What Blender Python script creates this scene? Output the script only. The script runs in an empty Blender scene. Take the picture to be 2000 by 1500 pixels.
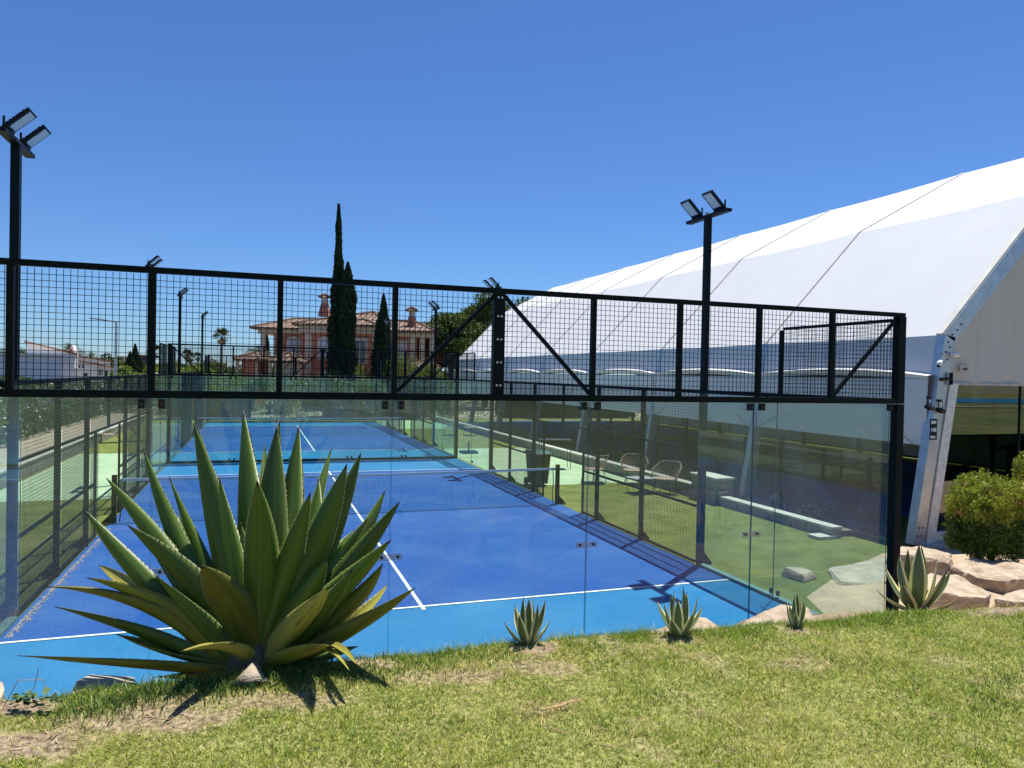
import bpy, bmesh, math, random
import numpy as np
from mathutils import Vector, Matrix, noise as mnoise
random.seed(7); rng = np.random.default_rng(7)
scn = bpy.context.scene
COL = scn.collection
# ------------------------------------------------------------ camera
CAM = Vector((-2.17058742, -16.74772507, 3.2237739))
CR = Vector((0.94402619, -0.32925446, 0.02015069))
CU = Vector((-0.01482838, 0.01866819, 0.99971577))
CF = Vector((0.32953706, 0.94405667, -0.01274095))
FPX = 1419.75
cd = bpy.data.cameras.new('camera'); co = bpy.data.objects.new('camera', cd); COL.objects.link(co)
co.matrix_world = Matrix(((CR.x, CU.x, -CF.x, CAM.x), (CR.y, CU.y, -CF.y, CAM.y), (CR.z, CU.z, -CF.z, CAM.z), (0, 0, 0, 1)))
cd.sensor_fit = 'HORIZONTAL'; cd.sensor_width = 36; cd.lens = FPX / 2000 * 36
cd.clip_start = 0.05; cd.clip_end = 6000
scn.camera = co
scn.render.resolution_x = 1024; scn.render.resolution_y = 768
# ------------------------------------------------------------ light
SD = Vector((0.25, 0.20, 1.0)).normalized()
el = math.asin(SD.z); azi = math.atan2(SD.x, SD.y)
w = bpy.data.worlds.new('World'); scn.world = w; w.use_nodes = True
nt = w.node_tree; bgn = nt.nodes['Background']
sky = nt.nodes.new('ShaderNodeTexSky'); sky.sky_type = 'NISHITA'; sky.sun_disc = False
sky.sun_elevation = el; sky.sun_rotation = azi; sky.altitude = 0
sky.air_density = 1.0; sky.dust_density = 0.0; sky.ozone_density = 6.0
tint = nt.nodes.new('ShaderNodeVectorMath'); tint.operation = 'MULTIPLY'; tint.inputs[1].default_value = (0.52, 0.72, 1.0)
nt.links.new(sky.outputs[0], tint.inputs[0]); nt.links.new(tint.outputs[0], bgn.inputs[0]); bgn.inputs[1].default_value = 0.088
sl = bpy.data.lights.new('sun', 'SUN'); so = bpy.data.objects.new('sun', sl); COL.objects.link(so)
sl.energy = 5.0; sl.angle = math.radians(0.5); sl.color = (1.0, 0.96, 0.88)
so.rotation_euler = SD.to_track_quat('Z', 'Y').to_euler(); so.location = (0, 0, 30)
scn.view_settings.view_transform = 'Standard'; scn.view_settings.look = 'None'
scn.view_settings.gamma = 1; scn.view_settings.exposure = 0.5
scn.render.engine = 'CYCLES'
scn.cycles.transparent_max_bounces = 40
scn.cycles.max_bounces = 8

def at(u, v, t):
    return CAM + ((CR * (u - 1000) + CU * (750 - v)) / FPX + CF) * t

# ------------------------------------------------------------ materials
def M(name, col, rough=0.7, metal=0.0, spec=0.5, var=0.0, scale=5.0, col2=None, bump=0.0, bscale=40.0, island=0.0,
      trans=0.0, stretch=None, detail=6.0, thr=(0.35, 0.65), coat=0.0):
    m = bpy.data.materials.new(name); m.use_nodes = True
    n = m.node_tree.nodes; l = m.node_tree.links; p = n['Principled BSDF']
    p.inputs['Roughness'].default_value = rough; p.inputs['Metallic'].default_value = metal
    p.inputs['Specular IOR Level'].default_value = spec
    if coat: p.inputs['Coat Weight'].default_value = coat
    c = (*col, 1); p.inputs['Base Color'].default_value = c
    out = None
    tc = n.new('ShaderNodeTexCoord'); vec = tc.outputs['Object']
    if stretch:
        mp = n.new('ShaderNodeMapping'); mp.inputs['Scale'].default_value = stretch
        l.new(vec, mp.inputs[0]); vec = mp.outputs[0]
    if col2 or var:
        t = n.new('ShaderNodeTexNoise'); t.inputs['Scale'].default_value = scale; t.inputs['Detail'].default_value = detail
        t.inputs['Roughness'].default_value = 0.62
        l.new(vec, t.inputs['Vector'])
        r = n.new('ShaderNodeValToRGB'); l.new(t.outputs[0], r.inputs[0])
        a = col if col2 else tuple(x * (1 - var) for x in col); b = col2 if col2 else tuple(min(1, x * (1 + var)) for x in col)
        r.color_ramp.elements[0].position = thr[0]; r.color_ramp.elements[0].color = (*a, 1)
        r.color_ramp.elements[1].position = thr[1]; r.color_ramp.elements[1].color = (*b, 1)
        out = r.outputs[0]
    if island:
        g = n.new('ShaderNodeNewGeometry')
        mr = n.new('ShaderNodeMapRange'); mr.inputs['To Min'].default_value = 1 - island; mr.inputs['To Max'].default_value = 1 + island
        l.new(g.outputs['Random Per Island'], mr.inputs[0])
        mx = n.new('ShaderNodeVectorMath'); mx.operation = 'SCALE'
        if out: l.new(out, mx.inputs[0])
        else: mx.inputs[0].default_value = col
        l.new(mr.outputs[0], mx.inputs['Scale']); out = mx.outputs[0]
    if out: l.new(out, p.inputs['Base Color'])
    if bump:
        t2 = n.new('ShaderNodeTexNoise'); t2.inputs['Scale'].default_value = bscale; t2.inputs['Detail'].default_value = 5
        l.new(vec, t2.inputs['Vector'])
        b = n.new('ShaderNodeBump'); b.inputs['Strength'].default_value = bump; b.inputs['Distance'].default_value = 0.02
        l.new(t2.outputs[0], b.inputs['Height']); l.new(b.outputs[0], p.inputs['Normal'])
    if trans:
        tr = n.new('ShaderNodeBsdfTranslucent'); ms = n.new('ShaderNodeMixShader'); ms.inputs[0].default_value = trans
        if out: l.new(out, tr.inputs[0])
        else: tr.inputs[0].default_value = c
        l.new(p.outputs[0], ms.inputs[1]); l.new(tr.outputs[0], ms.inputs[2])
        l.new(ms.outputs[0], n['Material Output'].inputs[0])
    return m

def glassmat(name, tint, base=0.03, top=0.6, rough=0.0, dirt=0.0):
    m = bpy.data.materials.new(name); m.use_nodes = True
    n = m.node_tree.nodes; l = m.node_tree.links; n.remove(n['Principled BSDF'])
    tr = n.new('ShaderNodeBsdfTransparent'); tr.inputs[0].default_value = (*tint, 1)
    gl = n.new('ShaderNodeBsdfGlossy'); gl.inputs['Roughness'].default_value = rough
    lw = n.new('ShaderNodeLayerWeight'); lw.inputs[0].default_value = 0.5
    pw = n.new('ShaderNodeMath'); pw.operation = 'POWER'; pw.inputs[1].default_value = 4.5; l.new(lw.outputs['Facing'], pw.inputs[0])
    mr = n.new('ShaderNodeMapRange'); mr.inputs['To Min'].default_value = base; mr.inputs['To Max'].default_value = top
    l.new(pw.outputs[0], mr.inputs[0])
    mx = n.new('ShaderNodeMixShader'); l.new(mr.outputs[0], mx.inputs[0]); l.new(tr.outputs[0], mx.inputs[1]); l.new(gl.outputs[0], mx.inputs[2])
    last = mx
    if dirt:
        tc = n.new('ShaderNodeTexCoord'); t = n.new('ShaderNodeTexNoise'); t.inputs['Scale'].default_value = 1.3; t.inputs['Detail'].default_value = 7
        l.new(tc.outputs['Object'], t.inputs[0])
        r = n.new('ShaderNodeMapRange'); r.inputs['From Min'].default_value = 0.42; r.inputs['From Max'].default_value = 0.75
        r.inputs['To Min'].default_value = dirt * 0.25; r.inputs['To Max'].default_value = dirt * 2.2; l.new(t.outputs[0], r.inputs[0])
        df = n.new('ShaderNodeBsdfDiffuse'); df.inputs[0].default_value = (0.55, 0.62, 0.66, 1)
        m2 = n.new('ShaderNodeMixShader'); l.new(r.outputs[0], m2.inputs[0]); l.new(mx.outputs[0], m2.inputs[1]); l.new(df.outputs[0], m2.inputs[2]); last = m2
    l.new(last.outputs[0], n['Material Output'].inputs[0])
    return m

mt = {}
mt['steel'] = M('green_black_steel', (0.003, 0.006, 0.006), 0.5, 0.0, 0.12, var=0.3, scale=3)
mt['wire'] = M('dark_wire', (0.002, 0.004, 0.006), 0.6, 0, 0.1)
mt['wire_sunlit'] = M('side_wire_sunlit', (0.020, 0.040, 0.040), 0.4, 0, 0.5)  # lighter copy of the dark wire; tone stands in for sun on it
mt['pole'] = M('pole_steel', (0.003, 0.008, 0.013), 0.5, 0, 0.15, var=0.2, scale=2)
mt['black'] = M('black_plastic', (0.004, 0.004, 0.005), 0.4, 0, 0.3)
mt['glass'] = glassmat('court_glass', (0.91, 0.968, 0.95), 0.040, 0.5, dirt=0.035)
mt['edge'] = M('glass_edge', (0.03, 0.10, 0.11), 0.2)
mt['clamp'] = glassmat('clear_clamp', (0.8, 0.82, 0.84), 0.1, 0.5, dirt=0.25)
mt['pvc'] = glassmat('clear_pvc', (0.50, 0.55, 0.48), 0.14, 0.6)
mt['lens'] = M('lamp_lens', (0.62, 0.68, 0.72), 0.35, 0, 0.4, var=0.1, scale=30)  # pale base colour stands in for ground reflected in the floodlight lens
mt['white'] = M('white_paint', (0.80, 0.80, 0.78), 0.6)
mt['tape'] = M('net_tape', (0.72, 0.72, 0.72), 0.7, var=0.08, scale=8)
mt['net'] = M('net_cord', (0.012, 0.012, 0.018), 0.8)
mt['cloth'] = M('tent_cloth', (0.665, 0.665, 0.67), 0.6, 0, 0.12, var=0.025, scale=0.5, bump=0.10, bscale=0.9)
mt['gable'] = M('gable_cloth', (0.52, 0.51, 0.47), 0.6, var=0.05, scale=1.2, bump=0.25, bscale=1.2, stretch=(3, 1, 0.25))
mt['alu'] = M('aluminium', (0.52, 0.53, 0.54), 0.38, 0.75, 0.5, var=0.12, scale=6)
mt['alul'] = M('pale_aluminium', (0.70, 0.70, 0.68), 0.45, 0.3, 0.5, var=0.15, scale=9)
mt['conc'] = M('concrete', (0.24, 0.23, 0.20), 0.9, var=0.35, scale=7, bump=0.3, bscale=60)
mt['cap'] = M('white_cap', (0.50, 0.48, 0.43), 0.85, var=0.15, scale=6)
mt['rock'] = M('sandstone', (0.30, 0.22, 0.145), 0.9, col2=(0.53, 0.43, 0.31), scale=4.5, bump=1.0, bscale=14, stretch=(1, 1, 2.2))
mt['rock2'] = M('grey_sandstone', (0.30, 0.26, 0.20), 0.9, col2=(0.47, 0.40, 0.31), scale=3.5, bump=0.8, bscale=18, stretch=(1, 1, 2))
mt['soil'] = M('soil', (0.15, 0.10, 0.07), 0.95, col2=(0.36, 0.27, 0.20), scale=9, bump=1.0, bscale=90, detail=10)
mt['sand'] = M('sand', (0.38, 0.31, 0.22), 0.95, col2=(0.52, 0.44, 0.33), scale=4, bump=0.8, bscale=60, detail=9)
mt['turf'] = M('artificial_turf', (0.14, 0.175, 0.032), 0.95, 0, 0.2, col2=(0.25, 0.275, 0.07), scale=1.6, bump=1.0, bscale=260, detail=12)
mt['path'] = M('pale_green_path', (0.30, 0.42, 0.24), 0.9, col2=(0.40, 0.50, 0.31), scale=1.0, detail=9, bump=0.2, bscale=120)
mt['fol'] = M('hedge_leaf', (0.06, 0.12, 0.03), 0.55, 0, 0.35, col2=(0.14, 0.22, 0.06), scale=0.8, island=0.45, trans=0.25)
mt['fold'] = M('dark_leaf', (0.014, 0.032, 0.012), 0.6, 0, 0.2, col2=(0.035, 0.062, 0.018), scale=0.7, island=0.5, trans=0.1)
mt['foll'] = M('light_leaf', (0.13, 0.20, 0.03), 0.55, 0, 0.3, col2=(0.26, 0.33, 0.06), scale=0.9, island=0.4, trans=0.3)
mt['pinel'] = M('pine_leaf', (0.040, 0.080, 0.016), 0.6, 0, 0.2, col2=(0.17, 0.21, 0.035), scale=0.22, island=0.45, trans=0.15)
mt['palml'] = M('palm_leaf', (0.05, 0.08, 0.02), 0.5, 0, 0.3, island=0.4, trans=0.2)
mt['dead'] = M('dead_frond', (0.20, 0.15, 0.09), 0.8, island=0.3)
mt['bark'] = M('bark', (0.10, 0.075, 0.05), 0.95, var=0.3, scale=12, bump=0.6, bscale=20)
mt['flow'] = M('white_flower', (0.75, 0.72, 0.60), 0.6)
mt['flowp'] = M('pink_flower', (0.55, 0.14, 0.15), 0.6)
mt['red'] = M('terracotta_render', (0.45, 0.185, 0.115), 0.85, var=0.12, scale=0.8)
mt['cream'] = M('cream_render', (0.58, 0.51, 0.41), 0.85, var=0.08, scale=1)
mt['wall'] = M('white_render', (0.74, 0.73, 0.70), 0.85, var=0.05, scale=0.5)
mt['shut'] = M('grey_shutter', (0.46, 0.48, 0.56), 0.6)
mt['dglass'] = M('dark_window', (0.03, 0.04, 0.05), 0.1, 0, 0.8)
mt['rattan'] = M('rattan', (0.33, 0.24, 0.19), 0.7, var=0.2, scale=30)
mt['legm'] = M('dark_leg', (0.03, 0.03, 0.03), 0.4)
mt['tabm'] = M('table_top', (0.42, 0.44, 0.42), 0.4)
mt['binm'] = M('bin_plastic', (0.010, 0.022, 0.016), 0.4)
mt['binl'] = M('bin_lid', (0.015, 0.07, 0.05), 0.35)
mt['roofd'] = M('grey_roof', (0.06, 0.06, 0.065), 0.7)
mt['redroof'] = M('orange_roof', (0.46, 0.20, 0.12), 0.85, var=0.2, scale=2)
mt['carw'] = M('white_car_paint', (0.75, 0.76, 0.78), 0.2, 0, 0.6, coat=0.6)
mt['cars'] = M('silver_car_paint', (0.30, 0.33, 0.38), 0.25, 0.6, 0.6, coat=0.6)
mt['tyre'] = M('tyre', (0.012, 0.012, 0.012), 0.85)

def tilemat():
    m = M('roof_tiles', (0.34, 0.21, 0.14), 0.9)
    n = m.node_tree.nodes; l = m.node_tree.links; p = n['Principled BSDF']
    tc = n.new('ShaderNodeTexCoord')
    wv = n.new('ShaderNodeTexWave'); wv.bands_direction = 'X'; wv.inputs['Scale'].default_value = 0.72; wv.inputs['Distortion'].default_value = 0.6
    wv.inputs['Detail'].default_value = 2; l.new(tc.outputs['UV'], wv.inputs[0])
    ns = n.new('ShaderNodeTexNoise'); ns.inputs['Scale'].default_value = 2.2; ns.inputs['Detail'].default_value = 6; l.new(tc.outputs['UV'], ns.inputs[0])
    r = n.new('ShaderNodeValToRGB'); r.color_ramp.elements[0].color = (0.20, 0.115, 0.075, 1); r.color_ramp.elements[0].position = 0.3
    r.color_ramp.elements[1].color = (0.52, 0.37, 0.27, 1); r.color_ramp.elements[1].position = 0.75
    l.new(ns.outputs[0], r.inputs[0])
    mw = n.new('ShaderNodeMapRange'); mw.inputs['To Min'].default_value = 0.45; mw.inputs['To Max'].default_value = 1.15; l.new(wv.outputs[0], mw.inputs[0])
    sc_ = n.new('ShaderNodeVectorMath'); sc_.operation = 'SCALE'; l.new(r.outputs[0], sc_.inputs[0]); l.new(mw.outputs[0], sc_.inputs['Scale']); l.new(sc_.outputs[0], p.inputs['Base Color'])
    b = n.new('ShaderNodeBump'); b.inputs['Distance'].default_value = 0.25; b.inputs['Strength'].default_value = 1.0
    l.new(wv.outputs[0], b.inputs['Height']); l.new(b.outputs[0], p.inputs['Normal'])
    return m
mt['tile'] = tilemat()

def courtmat(name, base, dust, k):
    m = M(name, base, 0.85, 0, 0.25)
    n = m.node_tree.nodes; l = m.node_tree.links; p = n['Principled BSDF']
    tc = n.new('ShaderNodeTexCoord')
    a = n.new('ShaderNodeTexNoise'); a.inputs['Scale'].default_value = 0.55; a.inputs['Detail'].default_value = 9; a.inputs['Roughness'].default_value = 0.6
    l.new(tc.outputs['Object'], a.inputs[0])
    r = n.new('ShaderNodeMapRange'); r.inputs['From Min'].default_value = 0.38; r.inputs['From Max'].default_value = 0.72; r.inputs['To Max'].default_value = k
    l.new(a.outputs[0], r.inputs[0])
    f = n.new('ShaderNodeTexNoise'); f.inputs['Scale'].default_value = 45; f.inputs['Detail'].default_value = 6
    mp = n.new('ShaderNodeMapping'); mp.inputs['Scale'].default_value = (0.5, 2, 1); l.new(tc.outputs['Object'], mp.inputs[0]); l.new(mp.outputs[0], f.inputs[0])
    ad = n.new('ShaderNodeMath'); ad.operation = 'MULTIPLY_ADD'; ad.inputs[1].default_value = 0.6; ad.inputs[2].default_value = -0.30
    l.new(f.outputs[0], ad.inputs[0])
    ad2 = n.new('ShaderNodeMath'); ad2.operation = 'ADD'; ad2.use_clamp = True; l.new(r.outputs[0], ad2.inputs[0]); l.new(ad.outputs[0], ad2.inputs[1])
    mx = n.new('ShaderNodeMix'); mx.data_type = 'RGBA'; mx.inputs[6].default_value = (*base, 1); mx.inputs[7].default_value = (*dust, 1)
    l.new(ad2.outputs[0], mx.inputs[0]); l.new(mx.outputs[2], p.inputs['Base Color'])
    b = n.new('ShaderNodeBump'); b.inputs['Strength'].default_value = 0.4; b.inputs['Distance'].default_value = 0.01
    l.new(f.outputs[0], b.inputs['Height']); l.new(b.outputs[0], p.inputs['Normal'])
    return m
mt['court'] = courtmat('blue_court', (0.005, 0.072, 0.30), (0.05, 0.14, 0.33), 0.6)
mt['courtl'] = courtmat('light_blue_court', (0.006, 0.155, 0.37), (0.06, 0.23, 0.42), 0.55)

# ------------------------------------------------------------ mesh helpers
class MB:
    def __init__(s): s.v = []; s.f = []; s.uv = None
    def box(s, a, b):
        x0, y0, z0 = a; x1, y1, z1 = b; k = len(s.v)
        s.v += [(x0, y0, z0), (x1, y0, z0), (x1, y1, z0), (x0, y1, z0), (x0, y0, z1), (x1, y0, z1), (x1, y1, z1), (x0, y1, z1)]
        s.f += [tuple(k + i for i in q) for q in ((0, 3, 2, 1), (4, 5, 6, 7), (0, 1, 5, 4), (1, 2, 6, 5), (2, 3, 7, 6), (3, 0, 4, 7))]
        return s
    def bar(s, p, q, w, h=None, up=(0, 0, 1)):      # oriented box along p->q
        p = Vector(p); q = Vector(q); h = h or w; d = (q - p).normalized(); up = Vector(up)
        if abs(d.dot(up)) > 0.99: up = Vector((0, 1, 0))
        a = d.cross(up).normalized() * (w / 2); b = a.normalized().cross(d) * (h / 2); k = len(s.v)
        for e in (p, q):
            for sa, sb in ((-1, -1), (1, -1), (1, 1), (-1, 1)): s.v.append(tuple(e + a * sa + b * sb))
        s.f += [tuple(k + i for i in q_) for q_ in ((0, 1, 2, 3), (7, 6, 5, 4), (0, 4, 5, 1), (1, 5, 6, 2), (2, 6, 7, 3), (3, 7, 4, 0))]
        return s
    def tube(s, pts, r, n=8, cap=True):
        pts = [Vector(p) for p in pts]; rr = r if isinstance(r, (list, tuple)) else [r] * len(pts); k = len(s.v)
        for i, p in enumerate(pts):
            d = (pts[min(i + 1, len(pts) - 1)] - pts[max(i - 1, 0)]).normalized()
            u = Vector((0, 0, 1)) if abs(d.z) < 0.9 else Vector((0, 1, 0))
            a = d.cross(u).normalized(); b = a.cross(d)
            for j in range(n):
                t = 2 * math.pi * j / n; s.v.append(tuple(p + (a * math.cos(t) + b * math.sin(t)) * rr[i]))
        for i in range(len(pts) - 1):
            for j in range(n):
                s.f.append((k + i * n + j, k + i * n + (j + 1) % n, k + (i + 1) * n + (j + 1) % n, k + (i + 1) * n + j))
        if cap:
            s.f.append(tuple(k + j for j in range(n))[::-1]); s.f.append(tuple(k + (len(pts) - 1) * n + j for j in range(n)))
        return s
    def poly(s, pts, thick=None):
        k = len(s.v)
        if thick is None:
            s.v += [tuple(p) for p in pts]; s.f.append(tuple(range(k, k + len(pts))))
        else:
            n = len(pts); t = Vector(thick); s.v += [tuple(p) for p in pts] + [tuple(Vector(p) + t) for p in pts]
            s.f.append(tuple(range(k, k + n))[::-1]); s.f.append(tuple(range(k + n, k + 2 * n)))
            for i in range(n): s.f.append((k + i, k + (i + 1) % n, k + n + (i + 1) % n, k + n + i))
        return s
    def build(s, name, mat, parent=None, smooth=False):
        me = bpy.data.meshes.new(name); me.from_pydata([tuple(x) for x in s.v], [], s.f); me.update()
        return link(name, me, mat, parent, smooth)
def link(name, me, mat, parent=None, smooth=False):
    o = bpy.data.objects.new(name, me); COL.objects.link(o)
    if mat: me.materials.append(mt[mat] if isinstance(mat, str) else mat)
    if smooth:
        me.polygons.foreach_set('use_smooth', [True] * len(me.polygons))
    if parent: o.parent = parent
    return o
def tag(o, label=None, cat=None, group=None, kind=None):
    for k, v in (('label', label), ('category', cat), ('group', group), ('kind', kind)):
        if v: o[k] = v
    return o
def empty(name, loc=(0, 0, 0), rz=0, label=None, cat=None, group=None):
    o = bpy.data.objects.new(name, None); COL.objects.link(o); o.location = loc; o.rotation_euler = (0, 0, rz); o.empty_display_size = 0.1
    return tag(o, label, cat, group)
KIDS = {}
def copy_tree(o, parent=None):
    kids = [c for c in bpy.data.objects if c.parent == o]
    c = o.copy(); COL.objects.link(c); c.parent = parent
    for k in kids: copy_tree(k, c)
    return c
def npmesh(name, V, F, mat, parent=None, smooth=False):
    me = bpy.data.meshes.new(name)
    V = np.asarray(V, np.float32); F = np.asarray(F, np.int32)
    me.vertices.add(len(V)); me.vertices.foreach_set('co', V.ravel())
    nf, k = F.shape
    me.loops.add(nf * k); me.loops.foreach_set('vertex_index', F.ravel())
    me.polygons.add(nf); me.polygons.foreach_set('loop_start', np.arange(0, nf * k, k, dtype=np.int32))
    me.update(calc_edges=True); me.validate()
    return link(name, me, mat, parent, smooth)
def sm(a, b, x):
    t = np.clip((x - a) / (b - a), 0, 1); return t * t * (3 - 2 * t)
_g = rng.random((256, 256))
def vn(x, y, s=1.0):
    x = np.asarray(x) * s + 1000; y = np.asarray(y) * s + 1000; xi = np.floor(x).astype(int); yi = np.floor(y).astype(int); fx = x - xi; fy = y - yi
    fx = fx * fx * (3 - 2 * fx); fy = fy * fy * (3 - 2 * fy); G = lambda a, b: _g[a % 256, b % 256]
    return (G(xi, yi) * (1 - fx) + G(xi + 1, yi) * fx) * (1 - fy) + (G(xi, yi + 1) * (1 - fx) + G(xi + 1, yi + 1) * fx) * fy
def leaves(P, size, mat, name='leaves', parent=None, upw=0.0, aspect=0.45, outward=None):
    n = len(P); P = np.asarray(P, float)
    d = rng.normal(size=(n, 3)); d[:, 2] = d[:, 2] * (1 - upw * 0.5) + upw * 1.6
    if outward is not None: d = d + outward
    d /= np.linalg.norm(d, axis=1)[:, None]
    e = rng.normal(size=(n, 3)); s = np.cross(d, e); s /= np.linalg.norm(s, axis=1)[:, None]
    L = size * (0.6 + 0.8 * rng.random(n))[:, None]; W = L * aspect
    V = np.stack([P - d * L / 2, P + s * W / 2, P + d * L / 2, P - s * W / 2], 1).reshape(-1, 3)
    F = np.arange(n * 4).reshape(-1, 4)
    return npmesh(name, V, F, mat, parent)

# ------------------------------------------------------------ terrain
FH = np.array([CF.x, CF.y]); FH = FH / np.linalg.norm(FH); RH = np.array([FH[1], -FH[0]])
TE = ([-9, -5, -2.58, -1.44, 0, 1.39, 2.59, 3.94, 7, 12], [2.0, 2.9, 3.67, 4.10, 4.60, 4.93, 5.26, 5.60, 6.3, 7.2])
def hfun(x, y):
    x = np.asarray(x, float); y = np.asarray(y, float)
    dx = x - CAM.x; dy = y - CAM.y; t = dx * FH[0] + dy * FH[1]; r = dx * RH[0] + dy * RH[1]
    te = np.interp(r, *TE); d = t - te
    nz = (vn(x, y, 1.7) - .5) * 0.035 + (vn(x, y, 7) - .5) * 0.016
    top = 1.5 - 0.03 * np.clip(-d, 0, 3) * 0
    steep = top - 1.62 * sm(0.0, 1.0, d) - 0.2 * np.clip(d - 0.9, 0, 5)
    gentle = top - (0.335 + 0.035 * sm(3.2, 4.2, r)) * np.clip(d, 0, 20)
    k = sm(1.6, 2.7, r)
    h = steep * (1 - k) + gentle * k
    # the bank right of the court corner levels out toward the tent
    ya = np.interp(x, [4, 5.2, 9, 14], [-10.3, -10.3, -9.2, -9.0]); yb = np.interp(x, [4, 5.2, 7, 9, 14], [-8.3, -8.3, -7.2, -6.2, -6.2])
    h2 = 0.42 * (1 - sm(ya, yb, y)) - 0.04 * sm(yb - .3, yb + .3, y) + 0.02
    gk = sm(4.9, 5.6, x) * sm(-11.6, -10.2, y)
    h = h * (1 - gk) + h2 * gk
    h = h + nz * (1 - sm(yb - 1, yb, y))
    inside = (y > -9.93) & (x < 5.06)
    return np.where(inside, np.minimum(h, -0.35), h)
def hz(x, y): return float(hfun(np.array([x]), np.array([y]))[0])
nx, ny = 300, 260
xs = np.linspace(-14, 18, nx); ys = np.concatenate([np.linspace(-40, -18, 30), np.linspace(-17.9, -5.9, ny - 30)])
X, Y = np.meshgrid(xs, ys); Z = hfun(X, Y)
V = np.stack([X, Y, Z], -1).reshape(-1, 3)
I = np.arange(nx * ny).reshape(ny, nx)
F = np.stack([I[:-1, :-1], I[:-1, 1:], I[1:, 1:], I[1:, :-1]], -1).reshape(-1, 4)
cen = V[F].mean(1); keep = (cen[:, 2] > -0.34) & ~((cen[:, 1] > -9.9) & (cen[:, 0] < 5.02))
F = F[keep]
def lawnmat():
    m = bpy.data.materials.new('lawn_ground'); m.use_nodes = True
    n = m.node_tree.nodes; l = m.node_tree.links; p = n['Principled BSDF']; p.inputs['Roughness'].default_value = 0.95; p.inputs['Specular IOR Level'].default_value = 0.15
    tc = n.new('ShaderNodeTexCoord'); a = n.new('ShaderNodeAttribute'); a.attribute_name = 'grassy'
    n1 = n.new('ShaderNodeTexNoise'); n1.inputs['Scale'].default_value = 30; n1.inputs['Detail'].default_value = 10; l.new(tc.outputs['Object'], n1.inputs[0])
    r1 = n.new('ShaderNodeValToRGB'); r1.color_ramp.elements[0].color = (0.10, 0.065, 0.045, 1); r1.color_ramp.elements[1].color = (0.46, 0.35, 0.25, 1)
    r1.color_ramp.elements[0].position = .3; r1.color_ramp.elements[1].position = .7
    l.new(n1.outputs[0], r1.inputs[0])
    r2 = n.new('ShaderNodeValToRGB'); r2.color_ramp.elements[0].color = (0.10, 0.12, 0.025, 1); r2.color_ramp.elements[1].color = (0.38, 0.37, 0.13, 1)
    r2.color_ramp.elements[0].position = .3; r2.color_ramp.elements[1].position = .7
    l.new(n1.outputs[0], r2.inputs[0])
    mx = n.new('ShaderNodeMix'); mx.data_type = 'RGBA'; l.new(a.outputs['Fac'], mx.inputs[0])
    a2 = n.new('ShaderNodeAttribute'); a2.attribute_name = 'sandy'; r3 = n.new('ShaderNodeValToRGB'); r3.color_ramp.elements[0].color = (0.40, 0.29, 0.19, 1); r3.color_ramp.elements[1].color = (0.62, 0.48, 0.32, 1); n3 = n.new('ShaderNodeTexNoise'); n3.inputs['Scale'].default_value = 5; n3.inputs['Detail'].default_value = 6; l.new(tc.outputs['Object'], n3.inputs[0]); l.new(n3.outputs[0], r3.inputs[0])
    mxs = n.new('ShaderNodeMix'); mxs.data_type = 'RGBA'; l.new(a2.outputs['Fac'], mxs.inputs[0]); l.new(r1.outputs[0], mxs.inputs[6]); l.new(r3.outputs[0], mxs.inputs[7]); l.new(mxs.outputs[2], mx.inputs[6]); l.new(r2.outputs[0], mx.inputs[7])
    l.new(mx.outputs[2], p.inputs['Base Color'])
    b = n.new('ShaderNodeBump'); b.inputs['Strength'].default_value = 1; b.inputs['Distance'].default_value = 0.02; l.new(n1.outputs[0], b.inputs['Height']); l.new(b.outputs[0], p.inputs['Normal'])
    return m
bare = []   # bare earth patches: centre, radii along r and t, strength
def pix(u, v, z=1.5):
    d = (CR * (u - 1000) + CU * (750 - v)) / FPX + CF; return CAM + d * ((z - CAM.z) / d.z)
for (u, v, ru, rv, s) in [(260, 1405, 190, 24, .8), (50, 1450, 150, 30, .9), (900, 1322, 130, 16, .65), (1040, 1305, 110, 15, .6), (560, 1370, 110, 22, .7), (330, 1370, 120, 18, .6),
                          (20, 1380, 110, 14, 1.0), (1060, 1390, 60, 12, .3), (1560, 1300, 80, 14, .35), (1250, 1420, 60, 14, .25), (700, 1296, 170, 8, .9), (1030, 1268, 60, 11, .9), (1325, 1250, 45, 8, .8), (1556, 1233, 40, 7, .7), (1140, 1258, 90, 5, .6)]:
    c = pix(u, v); e = pix(u + ru, v); g = pix(u, v + rv); bare.append((c.x, c.y, (e - c).length, (g - c).length, s))
def bareness(x, y):
    x = np.asarray(x); y = np.asarray(y)
    b = np.zeros_like(x)
    for cx, cy, a, c, s in bare:
        dx = x - cx; dy = y - cy; t = dx * FH[0] + dy * FH[1]; r = dx * RH[0] + dy * RH[1]
        q = np.sqrt((r / a) ** 2 + (t / c) ** 2) + (vn(x, y, 4) - .5) * .9 + (vn(x, y, 13) - .5) * .5
        b = np.maximum(b, s * (1 - sm(.6, 1.15, q)))
    dx = x - CAM.x; dy = y - CAM.y; t = dx * FH[0] + dy * FH[1]; r = dx * RH[0] + dy * RH[1]
    d = t - np.interp(r, *TE)
    edge = sm(-0.02, 0.22, d + (vn(x, y, 5) - .5) * .25)
    # beyond the edge: mostly soil, on the right side it starts behind the wall end
    mul = sm(3.1, 3.6, r + (vn(x, y, 3) - .5) * .6) * sm(-0.25, 0.05, d + (vn(x, y, 6) - .5) * .4)
    b = np.maximum(b, np.maximum(edge * .9, mul))
    b = np.maximum(b, .4 * sm(.66, .84, vn(x, y, 2.6) * .6 + vn(x, y, 9) * .4))
    return b
lawn = npmesh('lawn', V, F, lawnmat(), smooth=True); tag(lawn, kind='structure')
at_ = lawn.data.attributes.new('grassy', 'FLOAT', 'POINT')
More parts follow.
